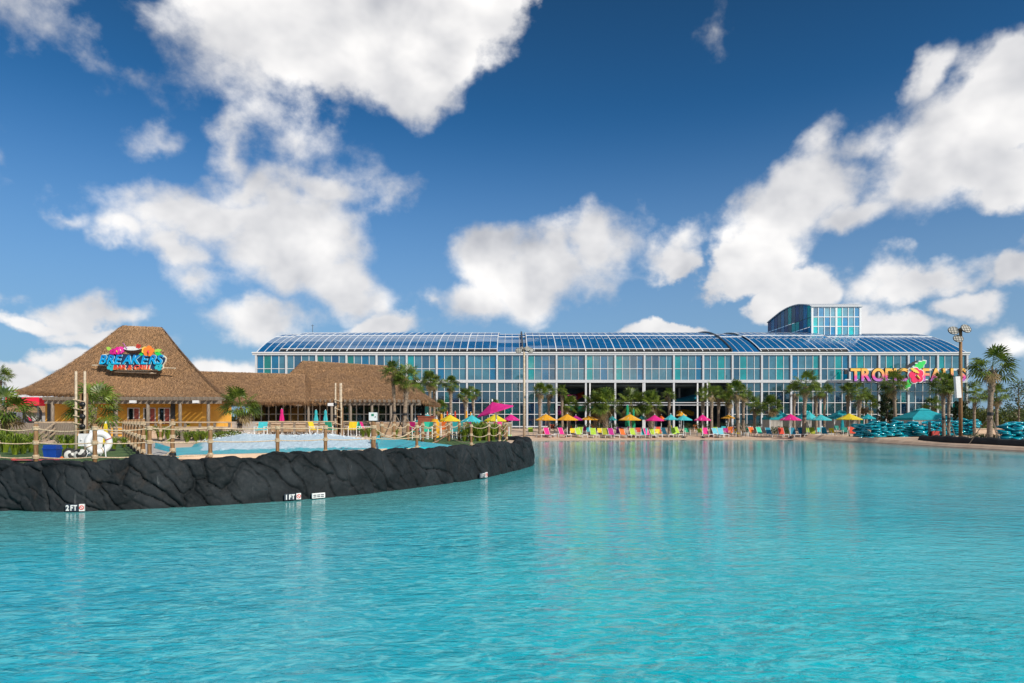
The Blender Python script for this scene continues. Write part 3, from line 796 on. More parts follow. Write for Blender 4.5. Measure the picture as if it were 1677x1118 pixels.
M['black'] = flatc('sign_black', (.01, .01, .015)); M['navy'] = flatc('sign_navy', (.01, .04, .10))
M['tropic'] = gradient_mat('tropic_letter', [(0, (.45, .12, .45)), (.35, (.75, .04, .30)), (.55, (.85, .30, .12)), (1, (.90, .55, .10))], 0, 1.5)
def place_text(parent, body, x0, x1, z0, z1, y, face, back, italics=0, boff=.05, foff=.02, rim=None, tilt=0, curve=0):
    """fit the word between x0..x1 and z0..z1 (parent's frame), every letter a part with its dark outline behind"""
    size = (z1-z0)/.70
    L, wd = letters(body, size, .04, foff, italics, gap=size*.045)
    Lb, _ = letters(body, size, .04, boff, italics, gap=size*.045)
    k = (x1-x0)/wd
    for a, b in zip(L, Lb):
        if a is None: continue
        for (me, xx, w), m_, dy, nm in ((a, face, 0, 'letter'), (b, back, .11, 'letter_outline')):
            me.materials.clear(); me.materials.append(m_)
            for p in me.polygons: p.material_index = 0
            o = obj(nm, me, parent); xs_ = a[1]; o.scale = (k, 1, 1)
            t = (xs_+a[2]/2)/wd*2-1
            o.location = (x0+xs_*k-(boff*.8*k if nm != 'letter' else 0), y+dy, z0+curve*(t*t)); o.rotation_euler = (R(90), -tilt if not tilt else tilt, 0)
def petal_flower(parent, name, c, r, m_, n=5, y=0, rot=0, mc=None):
    g = MB()
    for i in range(n):
        a = rot+2*pi*i/n; cx, cz = cos(a)*r*.55, sin(a)*r*.55
        pts = [(c[0]+cx+cos(b)*r*.45*(1 if i % 2 else .92), y, c[1]+cz+sin(b)*r*.45) for b in [2*pi*k/12 for k in range(12)]]
        yb = .06+.012*i
        vs = [(p[0], y-yb, p[2]) for p in pts]+[(p[0], y+.02, p[2]) for p in pts]
        g.add(vs, [tuple(range(12)), tuple(range(23, 11, -1))]+[(k, 12+k, 12+(k+1) % 12, (k+1) % 12) for k in range(12)])
    o = g.build(name, m_, parent)
    if mc:
        g = MB(); g.tube([(c[0], y-.16, c[1]), (c[0]+r*.35, y-.25, c[1]-r*.45)], [r*.12, r*.06], 8); g.build('stamen', mc, o)
    return o
def outline(parent, name, pts, y0, y1, m_):
    n = len(pts); g = MB()
    g.add([(x, y0, z) for x, z in pts]+[(x, y1, z) for x, z in pts], [tuple(range(n)), tuple(range(2*n-1, n-1, -1))]+[(k, n+k, n+(k+1) % n, (k+1) % n) for k in range(n)])
    return g.build(name, m_, parent)
def leaf_shape(cx, cz, L, Wd, ang, n=9, notch=.35):
    up, dn = [], []
    for i in range(n+1):
        t = i/n; w = Wd*sin(pi*t)**.7*(1-(notch if i % 2 else 0))
        up.append((t*L, w)); dn.append((t*L, -w))
    P = up+dn[::-1][1:-1]; c, s_ = cos(ang), sin(ang)
    return [(cx+x*c-z*s_, cz+x*s_+z*c) for x, z in P]
SYD = 97.5
trop = thing('tropic_falls_sign', 'large TROPIC FALLS sign with flower and leaves on the glass hall front', 'sign', (PX(1488, SYD), SYD, PZ(623, SYD)))
sx = lambda px: PX(px, SYD)-PX(1488, SYD)
hgt = PZ(603.5, SYD)-PZ(623, SYD)
M['tropic'] = gradient_mat('tropic_letter', [(0, (.42, .16, .55)), (.30, (.75, .04, .32)), (.58, (.86, .34, .14)), (1, (.90, .52, .08))], .05, hgt*.95)
place_text(trop, 'TROPIC', sx(1393), sx(1488), 0, hgt, 0, M['tropic'], M['black'], foff=.085, boff=.16)
place_text(trop, 'FALLS', sx(1511), sx(1583), 0, hgt, 0, M['tropic'], M['black'], foff=.085, boff=.16)
g = MB(); g.box(sx(1386), sx(1586), .30, .38, hgt*.86, hgt*.98); g.box(sx(1386), sx(1586), .30, .38, .10, .22); g.build('mounting_rail', M['white'], trop)
g = MB()
for px in (1390, 1437, 1487, 1536, 1582): g.box(sx(px)-.05, sx(px)+.05, .38, GY-SYD-.3, hgt*.88, hgt*.94); g.box(sx(px)-.05, sx(px)+.05, .38, GY-SYD-.3, .12, .2)
g.build('bracket', M['steel'], trop)
g = MB(); g.box(sx(1384.5), sx(1388.5), .1, .4, hgt*.55, hgt*.95); g.build('junction_box', M['black'], trop)
M['hibiscus'] = flatc('hibiscus_red', (.78, .01, .10)); M['signgreen'] = flatc('sign_green', (.02, .62, .10)); M['signyellow'] = flatc('sign_yellow', (.88, .60, .08))
outline(trop, 'leaf', leaf_shape(sx(1492), hgt*.75, 2.75, .70, R(36)), -.02, .06, M['white'])
outline(trop, 'leaf', leaf_shape(sx(1492.5), hgt*.76, 2.5, .58, R(36)), -.10, -.03, M['signgreen'])
outline(trop, 'leaf', leaf_shape(sx(1481), hgt*.95, 2.4, .3, R(32)), .08, .14, M['black'])
outline(trop, 'leaf', leaf_shape(sx(1496), .6, 2.4, .60, R(235)), -.02, .06, M['white'])
outline(trop, 'leaf', leaf_shape(sx(1496), .6, 2.2, .50, R(235)), -.10, -.03, M['signgreen'])
petal_flower(trop, 'flower_outline', (sx(1499), hgt*.42), 1.28, M['white'], 5, -.14, .5)
petal_flower(trop, 'flower', (sx(1499), hgt*.42), 1.12, M['hibiscus'], 5, -.24, .5, M['signyellow'])
outline(trop, 'leaf', leaf_shape(sx(1488), hgt*1.05, 1.5, .26, R(-30)), -.42, -.36, M['signyellow'])

# ------------------------------------------------------------------ thatched roofs
def thatch_material(name, k=1.0):
    m = bpy.data.materials.new(name); m.use_nodes = True; t = NT(m.node_tree); t.n.clear()
    o = t.new('ShaderNodeOutputMaterial'); b = t.new('ShaderNodeBsdfPrincipled'); b.inputs['Roughness'].default_value = .9
    tcn = t.new('ShaderNodeTexCoord'); P = tcn.outputs['Object']
    n = t.noise(t.vm('MULTIPLY', P, (1.5, .6, .42)), 8.5, 6, .85); n2 = t.noise(P, .9, 3, .6); g = t.new('ShaderNodeNewGeometry')
    c = t.mixc(t.mr(n, .30, .70), tuple(x*k for x in (.075, .038, .018)), tuple(x*k for x in (.60, .35, .175)))
    c = t.mixc(t.mr(n2, .35, .7, 0, .45), c, tuple(x*k for x in (.27, .165, .10)))
    t.put(b.inputs['Base Color'], c)
    bn = t.new('ShaderNodeBump'); bn.inputs['Strength'].default_value = 1; bn.inputs['Distance'].default_value = .06
    t.put(bn.inputs['Height'], n); t.put(b.inputs['Normal'], bn.outputs[0]); t.l.new(b.outputs[0], o.inputs[0]); return m
M['thatch'] = thatch_material('thatch'); M['straw'] = thatch_material('straw', 1.15)
def thatch_roof(parent, C, ridge, power, n_blades, th=.30, seed=1, org=(0, 0, 0)):
    """C: four eave corners (front left, front right, back right, back left); ridge: its two ends left, right"""
    rg = np.random.RandomState(seed); C = [np.array(c, float) for c in C]; r0, r1 = [np.array(c, float) for c in ridge]; O = np.array(org)
    sides = [(C[0], C[1], r0, r1), (C[1], C[2], r1, r1+.001), (C[2], C[3], r1, r0), (C[3], C[0], r0, r0+.001)]
    def ev(sd, u, v):
        a, b, c, d = sd
        e = a+(b-a)*u[..., None]; r = c+(d-c)*u[..., None]
        p = e+(r-e)*v[..., None]; p[..., 2] = e[..., 2]+(r[..., 2]-e[..., 2])*v**power
        return p
    parts = []
    for k, sd in enumerate(sides):
        L = np.linalg.norm(sd[1]-sd[0]); n = int(max(12, L/.16)); m_ = 46
        U, V = np.meshgrid(np.linspace(0, 1, n), np.linspace(0, 1, m_), indexing='ij')
        P = ev(sd, U, V)
        w = np.minimum(1, np.minimum(U, 1-U)*12)*np.minimum(1, (1-V)*8)
        P[..., 2] += (fbm(U*L*2.2+seed*9+k*31, V*14)-.5)*.26*w
        crs = (V*9+.35*fbm(U*L*.8+seed, V*2)) % 1.0; P[..., 2] -= (crs*.09-.04)*w
        low = P[:, :1].copy(); low[..., 2] -= th*(.8+.4*rg.rand(n, 1)); low[..., :2] += (np.array((sd[0]+sd[1])/2)[:2]-low[..., :2])*.0
        inn = low.copy(); cc = (r0+r1)/2; inn[..., :2] += (cc[:2]-inn[..., :2])*.10; inn[..., 2] += .10
        P = np.concatenate([inn, low, P], 1)-O
        o = obj('thatch_slope', grid_mesh('thatch_slope', P, M['thatch']), parent)
        # loose straws
        nb = int(n_blades*(1.0 if k in (0,) else .45 if k in (1, 3) else .15))
        u = rg.rand(nb); v = rg.rand(nb)**1.15
        ne = int(L*26) if k != 2 else int(L*8)
        u = np.concatenate([u, rg.rand(ne)]); v = np.concatenate([v, np.zeros(ne)])
        p = ev(sd, u, v); q = ev(sd, u, np.maximum(v-.05, 0)); q2 = ev(sd, u, v+.05)
        dn = (q-q2); dn /= np.linalg.norm(dn, axis=1)[:, None]+1e-9
        ax = (sd[1]-sd[0]) if k in (0, 2) else (sd[1]-sd[0]); ax = ax/np.linalg.norm(ax)
        dn = dn+ax[None]*rg.normal(0, .28, (len(u), 1)); N = np.cross(ax[None], dn)*(-1); N /= np.linalg.norm(N, axis=1)[:, None]+1e-9
        N *= np.sign(N[:, 2:3]+1e-9)
        ln = rg.uniform(.25, .60, (len(u), 1)); wd = rg.uniform(.009, .020, (len(u), 1))
        edge = (np.arange(len(u)) >= nb)[:, None]
        dn = np.where(edge, np.array([[0, 0, -1.0]])+ax[None]*rg.normal(0, .15, (len(u), 1))+dn*.35, dn); ln = np.where(edge, rg.uniform(.25, .48, (len(u), 1)), ln)
        p = p+N*.05*rg.rand(len(u), 1)+N*.02
        a_ = p-ax[None]*wd; b_ = p+ax[None]*wd; c_ = p+dn*ln+N*rg.uniform(.0, .09, (len(u), 1))*(1-edge)
        T = np.stack([a_, b_, c_], 1).reshape(-1, 3)-O
        me = bpy.data.meshes.new('straw'); nt = len(u)
        me.vertices.add(nt*3); me.vertices.foreach_set('co', T.reshape(-1).astype(np.float32)); me.loops.add(nt*3)
        me.loops.foreach_set('vertex_index', np.arange(nt*3, dtype=np.int32)); me.polygons.add(nt)
        me.polygons.foreach_set('loop_start', np.arange(0, nt*3, 3, dtype=np.int32)); me.materials.append(M['straw']); me.update(calc_edges=True)
        s_ = obj('straw', me, o); s_['kind'] = 'stuff'
    return parent
def pergola(parent, x0, x1, yf, yb, z, n, posts, org, px_list=None, zg=ZP):
    ox, oy, oz = org
    g = MB(); g.box(x0-ox, x1-ox, yf+.35-oy, yf+.50-oy, z-.22-oz, z-.02-oz); g.build('beam', M['grey_wood'], parent)
    rm = MB(); rm.box(-.05, .05, 0, yb-yf, -.0, .20); rme = rm.mesh('rafter_tail', M['grey_wood'])
    for i in range(n):
        x = x0+(x1-x0)*(i+.5)/n; obj('rafter_tail', rme, parent, (x-ox, yf-oy, z-oz))
    pm = MB(); pm.lathe([(.105, 0), (.10, z-.22-zg)], 10); pme = pm.mesh('post', M['grey_wood'])
    for x in posts: obj('post', pme, parent, (x-ox, yf+.42-oy, zg-oz))
# main bar building
BY = 42.7; org = (PX(230, 45), 46.0, ZP)
bar = thing('thatched_bar', 'ochre bar building under a tall hipped thatch roof', 'building', org)
C4 = [(PX(28, 42.6), 42.6, 3.94), (PX(369, 43.7), 43.7, 3.48), (PX(382, 50), 50, 3.5), (PX(28, 41)-.6, 50, 3.9)]
thatch_roof(bar, C4, [(PX(203, 46.3), 46.3, PZ(533, 46.3)), (PX(263, 46.8), 46.8, PZ(535.5, 46.8))], 1.25, 26000, .26, 3, org)
WY = 44.35
wx0, wx1 = PX(74, WY), PX(345, WY)
def wl(g, x0, x1, y0, y1, z0, z1): g.box(x0-org[0], x1-org[0], y0-org[1], y1-org[1], z0-org[2], z1-org[2]); return g
doors = [(209, 229), (235, 255), (259.5, 279)]
zd0, zd1 = PZ(694, WY), PZ(667.5, WY)
segs_x = [wx0]+[PX(p, WY) for d in doors for p in d]+[PX(331, WY)]
g = MB()
for i in range(0, len(segs_x), 2): wl(g, segs_x[i], segs_x[i+1], WY, WY+.25, ZP, 3.55)
for a, b in doors: wl(g, PX(a, WY), PX(b, WY), WY, WY+.25, zd1, 3.55); wl(g, PX(a, WY), PX(b, WY), WY, WY+.25, ZP, zd0)
wl(g, wx0, wx0+.25, WY+.25, 49, ZP, 3.6); wl(g, PX(331, WY)-.25, PX(331, WY), WY+.25, 49, ZP, 3.6); wl(g, wx0+.25, PX(331, WY)-.25, 48.8, 49, ZP, 3.6)
g.build('wall', M['yellow_wall'], bar)
M['redposter'] = mat('red_menu_print', (.30, .03, .03), .4, vscale=9, c2=(.55, .16, .10), stretch=(.6, 1, 4))
for a, b in doors:
    x0, x1 = PX(a, WY), PX(b, WY); xm = (x0+x1)/2
    g = MB(); w = .05
    wl(g, x0, x0+w, WY-.03, WY+.1, zd0, zd1); wl(g, x1-w, x1, WY-.03, WY+.1, zd0, zd1); wl(g, xm-w/2, xm+w/2, WY-.03, WY+.1, zd0, zd1-w); wl(g, x0+w, x1-w, WY-.03, WY+.1, zd1-w, zd1)
    f = g.build('serving_window', M['white'], bar)
    wl(MB(), x0+w, xm-w/2, WY+.05, WY+.08, zd0, zd1-w).build('pane', M['glass_dark'], f)
    wl(MB(), xm+w/2, x1-w, WY+.03, WY+.06, zd0, zd1-w).build('menu_panel', M['redposter'], f)
# black sheet added behind the windows so that they look dark
wl(MB(), wx0+.3, PX(331, WY)-.3, WY+.9, WY+1, ZP, 3.5).build('dark_backing', M['dark'], bar)
for a, b in ((78, 84), (186, 191), (280, 287)):
    wl(MB(), PX(a, WY), PX(b, WY), WY-.05, WY-.003, ZP, 3.5).build('dark_pilaster', M['darksteel'], bar)
pergola(bar, PX(82, BY+.4), PX(368, BY+.4), BY-.5, WY, 3.33, 30, [PX(p, BY+.2) for p in (91, 151, 194.5, 246, 298.5, 344.5)], org)
# lamps under the rafters, notice
for px in (218, 321):
    x = PX(px, BY-.7); g = MB(); g.box(-.17, .17, -.1, .1, -.16, 0); o = g.build('floodlight', M['white'], bar, loc=(x-org[0], BY-.72-org[1], PZ(655.5, BY-.7)-org[2]))
wl(MB(), PX(303, WY), PX(312, WY), WY-.03, WY-.003, PZ(702, WY), PZ(693, WY)).build('notice', flatc('notice_yellow', (.8, .6, .05)), bar)
wl(MB(), PX(303.5, WY), PX(311, WY), WY-.04, WY-.031, PZ(695.5, WY), PZ(694, WY)).build('notice_bar', M['black'], bar)
# its sign
sy = 44.6; zc = PZ(590, sy)
sgn = thing('breakers_sign', 'colourful BREAKERS BAR & GRILL sign on the thatch roof', 'sign', (PX(216, sy), sy-.9, zc))
SD = sy-.9
ux = lambda px: PX(px, SD)-PX(216, sy); uz = lambda py: PZ(py, SD)-zc
M['bl_face'] = gradient_mat('wave_blue', [(0, (.0, .42, .75)), (.45, (.0, .30, .70)), (1, (.01, .06, .38))], 0, .80)
M['bg_face'] = gradient_mat('fire_red', [(0, (.85, .22, .05)), (.6, (.80, .06, .04)), (1, (.6, .01, .03))], 0, .30)
M['pale_rim'] = flatc('pale_cyan_rim', (.35, .70, .80)); M['cream_rim'] = flatc('cream_rim', (.75, .65, .50))
pl = [(163, 597), (160.5, 593), (166, 580), (180, 578), (206, 579), (240, 579), (258, 582), (268, 582), (271.5, 586), (270, 592), (266, 598), (266.5, 603), (262, 606), (250, 606), (238, 607.5), (215, 607), (190, 606), (182, 604), (177, 600), (168, 598.5)]
outline(sgn, 'back_plate', [(ux(x), uz(y)) for x, y in pl], .10, .20, M['cream_rim'])
outline(sgn, 'back_plate', [(ux(216+(x-216)*.975), uz(592.5+(y-592.5)*.90)) for x, y in pl], .03, .10, M['navy'])
place_text(sgn, 'BREAKERS', ux(163.5), ux(268.5), uz(596), uz(581), -.06, M['bl_face'], M['pale_rim'], italics=.28, foff=.010, boff=.030, tilt=0)
place_text(sgn, 'BAR & GRILL', ux(187), ux(248.5), uz(605.3), uz(597.6), -.09, M['bg_face'], M['cream_rim'], italics=.2, foff=.000, boff=.012)
petal_flower(sgn, 'flower', (ux(193.5), uz(574.5)), .26, flatc('orchid_pink', (.70, .01, .28)), 5, -.02, .3, M['signyellow'])
petal_flower(sgn, 'flower', (ux(200.5), uz(573)), .24, flatc('orchid_pink_light', (.78, .05, .36)), 5, -.06, .9, M['white'])
petal_flower(sgn, 'flower', (ux(186), uz(576)), .20, flatc('orchid_deep', (.50, .01, .20)), 5, -.05, .1)
petal_flower(sgn, 'flower', (ux(244.5), uz(575)), .36, flatc('hibiscus_orange', (.88, .22, .03)), 5, -.03, .2, M['hibiscus'])
petal_flower(sgn, 'flower', (ux(237.5), uz(573)), .22, flatc('hibiscus_yellow', (.90, .66, .10)), 5, .02, .2)
for cx_, cz_, L_, a_ in ((252, 575, .5, 10), (182, 573, .35, 150), (253, 577, .5, -20), (235, 578, .3, 200)): outline(sgn, 'leaf', leaf_shape(ux(cx_), uz(cz_), L_, .12, R(a_), 7, .1), .0, .04, flatc('lime_leaf', (.35, .62, .08)) if cz_ < 577 else M['signgreen'])
for px, dx in ((180, 0), (258, 0)): petal_flower(sgn, 'wave_curl', (ux(px+2), uz(600.5)), .26, M['turq'], 4, .02, .4)
g = MB(); n = 16
g.lathe_e([(1, 0), (.97, -.35), (.8, -.7), (.4, -.95), (.02, -1)], (ux(219.5), -.05, uz(571)), .56, .2, .36, 18); g.build('coconut_shell', flatc('coconut_brown', (.05, .02, .015)), sgn, True)
outline(sgn, 'coconut_flesh', [(ux(219.5)+.52*cos(2*pi*k/18), uz(571)+.13*sin(2*pi*k/18)) for k in range(18)], -.27, -.05, M['white'])
g = MB(); g.tube([(ux(212), -.3, uz(572)), (ux(207.5), -.3, uz(564)), (ux(205.5), -.3, uz(562.5))], .025, 6); g.build('straw', flatc('purple_straw', (.35, .06, .35)), sgn)
petal_flower(sgn, 'cocktail_umbrella', (ux(230), uz(567.5)), .16, M['redc'], 4, -.2, .5)
for (xa, ya, xb, yb) in ((147, 597.5, 170, 597.5), (262, 601.5, 284.5, 602.5), (184, 608, 252, 610.5)):
    g = MB(); g.tube([(ux(xa), .26, uz(ya)), (ux(xb), .26, uz(yb))], .045, 8); g.build('bamboo_pole', M['bamboo'], sgn)
# linking roof and the right-hand thatched pavilion
org2 = (PX(400, 52), 52.0, ZP)
link = thing('thatched_link_roof', 'low thatched link roof between the bar and the long pavilion', 'building', org2)
thatch_roof(link, [(PX(345, 50), 50, 3.45), (PX(500, 51), 51, 3.5), (PX(500, 51), 58, 3.5), (PX(345, 50), 58, 3.45)], [(PX(325, 54), 54, PZ(607.5, 54)), (PX(500, 54), 54, PZ(612.5, 54))], 1.12, 9000, .24, 11, org2)
org3 = (PX(565, 54), 54.0, ZP)
pav = thing('thatched_pavilion', 'long thatched pavilion with hipped roof in front of the glass hall', 'building', org3)
thatch_roof(pav, [(PX(418, 51), 51, 3.52), (PX(701, 53), 53, 3.62), (PX(701, 53)-.2, 64, 3.6), (PX(418, 51), 64, 3.5)], [(PX(497, 58), 58, PZ(590.5, 58)), (PX(642, 58.6), 58.6, PZ(599, 58.6))], 1.14, 17000, .24, 12, org3)
pergola(pav, PX(420, 52), PX(692, 53), 51.6, 54.5, 3.46, 34, [PX(p, 52) for p in (411, 505, 543, 574, 609, 640, 674)], org3)
pergola(link, PX(372, 51), PX(424, 51), 50.4, 53.5, 3.40, 6, [PX(p, 51) for p in (372, 411)], org2)
def wl3(g, x0, x1, y0, y1, z0, z1): g.box(x0-org3[0], x1-org3[0], y0-org3[1], y1-org3[1], z0-org3[2], z1-org3[2]); return g
VY = 55.0
wl3(MB(), PX(410, VY), PX(690, VY), VY+.05, VY+.1, ZP, 3.5).build('glass_wall', M['glass_dark'], pav)
fr = MB(); k = 0
for px in range(416, 692, 12): wl3(fr, PX(px, VY)-.035, PX(px, VY)+.035, VY-.03, VY+.045, ZP, 3.5)
stuff(fr.build('window_frame', M['white'], pav))
for py in (662, 678, 690): wl3(MB(), PX(410, VY), PX(690, VY), VY-.05, VY-.031, PZ(py, VY)-.03, PZ(py, VY)+.03).build('transom', M['white'], pav)
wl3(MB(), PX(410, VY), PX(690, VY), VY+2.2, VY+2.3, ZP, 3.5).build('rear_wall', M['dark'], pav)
for px in (489, 541): 
    g = MB(); g.box(-.2, .2, -.1, .1, -.16, .06); g.build('floodlight', M['white'], pav, loc=(PX(px, 51.3)-org3[0], 51.4-org3[1], PZ(661, 51.3)-org3[2]))

# ------------------------------------------------------------------ terraces, rails, retaining walls
def block_wall(name, label, x0, x1, y, z0, z1, th, m_, bw=.45, bh=.16, cap=True):
    o = thing(name, label, 'wall', ((x0+x1)/2, y, z0)); n = max(1, int((x1-x0)/bw)); rws = max(1, int((z1-z0)/bh)); w = (x1-x0)/n; h = (z1-z0)/rws
    g = MB(); g.box(-(x1-x0)/2+.01, (x1-x0)/2-.01, .02, th-.02, 0, z1-z0-.01); g.build('core', m_, o)
    gb = [MB().box(-w/2+.008, w/2-.008, 0, th, .006, h-.006).mesh('stone', m_)]
    cnt = n*rws
    if cnt <= 300:
        for r in range(rws):
            for i in range(n):
                x = -(x1-x0)/2+(i+.5)*w+(w/2 if r % 2 and i < n-1 else 0)
                obj('stone', gb[0], o, (x, random.uniform(-.012, .012), r*h))
    if cap: g = MB(); g.box(-(x1-x0)/2-.05, (x1-x0)/2+.05, -.06, th+.06, z1-z0+.002, z1-z0+.08); g.build('coping', M['conc'], o)
    return o
M['stone2'] = mat('sandstone_warm', (.34, .24, .15), .85, vscale=.8, c2=(.56, .42, .28), bump=.5, bscale=14, coords='Generated')
block_wall('stone_wall', 'tan block terrace wall below the dark windows of the pavilion', PX(420, 47), PX(600, 47), 47, ZP, PZ(692, 47)-.08, .3, M['stone'], .5, .17)
block_wall('stone_wall', 'tan block terrace wall behind the coloured umbrellas', PX(606, 50), PX(838, 50), 50, ZP, PZ(691.5, 50)-.08, .3, M['stone'], .5, .17)
block_wall('stone_wall', 'low tan wall under the timber rail of the bar terrace', PX(203, 40), PX(388, 40), 40, ZP, PZ(700, 40)-.08, .3, M['conc'], .6, .2)
def timber_rail(label, x0, x1, y, ztop, zb_, npost, bars=2):
    o = thing('timber_rail', label, 'railing', ((x0+x1)/2, y, zb_)); w = x1-x0
    g = MB(); g.box(-w/2, w/2, -.09, .09, ztop-zb_-.05, ztop-zb_+.03); g.build('handrail', M['rail'], o)
    for b in range(1, bars): 
        g = MB(); g.box(-w/2, w/2, -.03, .03, (ztop-zb_)*(1-b*.33)-.04, (ztop-zb_)*(1-b*.33)+.04); g.build('bar', M['rail'], o)
    pm = MB().box(-.06, .06, -.06, .06, 0, ztop-zb_-.05).mesh('post', M['grey_wood'])
    for i in range(npost): obj('post', pm, o, (-w/2+.08+(w-.16)*i/(npost-1), 0, 0))
    return o
timber_rail('long pale timber rail in front of the ochre bar wall', PX(205, 41), PX(378, 41), 41, PZ(691, 41), ZP, 8)
timber_rail('pale timber rail in front of the left part of the ochre wall', PX(58, 39), PX(205, 39), 39, PZ(691, 39), ZP, 7, 3)
timber_rail('long timber rail above the terrace wall of the pavilion', PX(440, 46), PX(605, 46), 46, PZ(690, 46), ZP, 9)
timber_rail('short timber rail running under the palm beside the link roof', PX(270, 35), PX(352, 35), 35, PZ(701, 35), ZP, 4, 1)
# sloping ramp rail at far left
rp = thing('ramp_rail', 'sloping timber ramp rail left of the ochre building', 'railing', (PX(80, 33), 33, ZP))
for dz, nm in ((0, 'handrail'), (-.28, 'bar'), (-.5, 'bar')):
    g = MB(); a = Vector(gp(62, 713, 31)); b = Vector(gp(91, 692, 36)); O_ = Vector((PX(80, 33), 33, ZP)); d = Vector((0, 0, dz)); g.tube([a-O_+d, b-O_+d], .05, 6); g.build(nm, M['rail'], rp)
for t in (0.1, .5, .95):
    p = a.lerp(b, t)-O_; g = MB(); g.box(p.x-.06, p.x+.06, p.y-.06, p.y+.06, 0, p.z); g.build('post', M['grey_wood'], rp)
# concrete half wall and grey screen right of the bar
g = MB(); g.box(0, PX(440, 49)-PX(370, 49), 0, .2, 0, PZ(690, 49)-ZP)
tag(g.build('screen_wall', M['grey'], None, loc=(PX(370, 49), 49, ZP)), 'grey screen wall behind the leaning palm by the link roof', 'wall')
# slatted fence far left
fe = thing('board_fence', 'dark vertical board fence behind the palm at far left', 'fence', (PX(38, 36), 36, ZP))
bm = MB().box(-.055, .055, -.015, .015, 0, PZ(692, 36)-ZP).mesh('board', M['grey_wood'])
for i in range(38):
    o = obj('board', bm, fe, (PX(-20, 36)-PX(38, 36)+i*.125, random.uniform(-.01, .01), random.uniform(-.02, 0)))

# ------------------------------------------------------------------ palms
def fan_crown(seed, nf=34, droop=.5, dry=4, width=1.0):
    rg = random.Random(seed); g = MB()
    for i in range(nf+dry):
        isdry = i >= nf
        az_ = rg.uniform(0, 2*pi)
        t = rg.random(); el_ = (R(80)-t*R(112)) if not isdry else R(rg.uniform(-75, -45))
        d = Vector((cos(az_)*cos(el_), sin(az_)*cos(el_), sin(el_)))
        side = d.cross(Vector((0, 0, 1))).normalized(); upv = side.cross(d).normalized()
        Lp = rg.uniform(.36, .60); g.cur = 1 if isdry else 0
        base = d*Lp+Vector((0, 0, -.10*cos(el_)))
        w = side*.012
        g.add([tuple(-w), tuple(w), tuple(base+w), tuple(base-w)], [(0, 1, 2, 3)])
        nl = 19; LL = rg.uniform(.42, .62)*(.8 if isdry else 1); roll = rg.uniform(-.5, .5)
        s2 = (side*cos(roll)+upv*sin(roll)).normalized(); u2 = d.cross(s2).normalized()*-1
        for k in range(nl):
            a = (k/(nl-1)-.5)*R(215)*width
            dr = (d*cos(a)+s2*sin(a)); l = LL*(1-.28*abs(k/(nl-1)-.5)*2)*rg.uniform(.88, 1.08)
            fold = u2*(.05 if k % 2 else -.01)
            m_ = base+dr*l*.55+fold; sag = Vector((0, 0, -1))*l*(.30+droop*.55*rg.random())*(.5+.5*cos(el_))
            tip = base+dr*l+sag*.55
            pw = (s2*cos(a)-d*sin(a)).normalized()*l*.060
            g.add([tuple(base), tuple(m_-pw), tuple(m_+pw), tuple(tip)], [(0, 1, 2), (1, 3, 2)])
    return g.mesh('crown', [M['frond'], M['frond_dry']])
crowns = [fan_crown(10+i, 24+2*i, .35+.1*i, 3+i) for i in range(5)]
washing = [fan_crown(40+i, 36, .55, 12, 1.0) for i in range(2)]
def make_palm(px, pyb, pyt, pyc, rpx, D, lean=0, tw=None, label='', kind=0, boots=True, brace=False, group='palms round the pool', dxt=0):
    x = PX(px, D); zb_ = max(zdeck(x, D), ZP if (x < -.5 and D < 71) else -9) if pyb is None else PZ(pyb, D)
    o = thing('cabbage_palm', label, 'palm tree', (x, D, zb_), random.uniform(0, 6.28), group)
    o.rotation_euler = (0, 0, 0)
    H_ = PZ(pyt, D)-zb_; r = (tw or 6)*D/F/2*.74; xt = dxt*D/F
    g = MB(); prof = []; n = 26
    pts = []; rs = []
    for i in range(n+1):
        t = i/n; bend = t*t
        pts.append((xt*bend, .05*sin(t*3), H_*t)); k = 1.12-.22*t if not kind else 1.1-.1*t
        if boots and t > .72: k *= 1.22
        rs.append(r*k*(1+.06*sin(i*2.1))*(1.25 if i == 0 else 1))
    g.tube(pts, rs, 10); g.build('trunk', M['trunk'], o, True)
    if boots:
        gb = MB(); rg = random.Random(int(px)); nb = 46 if not kind else 70; t0 = .70 if not kind else .15
        for i in range(nb):
            t = t0+(1-t0)*(i/nb); a = i*2.4; rr_ = r*1.12
            bx, bz = xt*t*t, H_*t; d = Vector((cos(a), sin(a), 0)); s_ = Vector((-sin(a), cos(a), 0))*r*.30
            p = Vector((bx, 0, bz))+d*rr_*.8; q = p+d*r*.75+Vector((0, 0, r*1.3))
            gb.add([tuple(p-s_), tuple(p+s_), tuple(q+s_*.5), tuple(q-s_*.5), tuple(p+Vector((0, 0, r*.9)))], [(0, 1, 2, 3), (0, 3, 4), (1, 4, 2), (3, 2, 4)])
        b = gb.build('leaf_boots', M['boot'], o); b['kind'] = 'stuff'
    zc_ = H_+(pyt-pyc)*D/F*.45
    me = (washing if kind else crowns)[int(px) % (2 if kind else 5)]
    c = obj('crown', me, o, (xt, .05, zc_)); s = rpx*D/F*1.36; c.scale = (s, s, s*1.02); c.rotation_euler = (random.uniform(-.08, .08), random.uniform(-.1, .1), random.uniform(0, 6.28))
    if brace:
        for a in (.5, 2.6, 4.7):
            g = MB(); rr_ = H_*.24; g.tube([(cos(a)*rr_, sin(a)*rr_, 0), (xt*.2, 0, H_*.42)], .035, 6); g.build('brace', M['grey_wood'], o)
        g = MB(); g.lathe([(r*1.18, H_*.40), (r*1.18, H_*.44)], 10, (xt*.18, 0, 0)); g.build('strap', M['dark'], o)
    return o
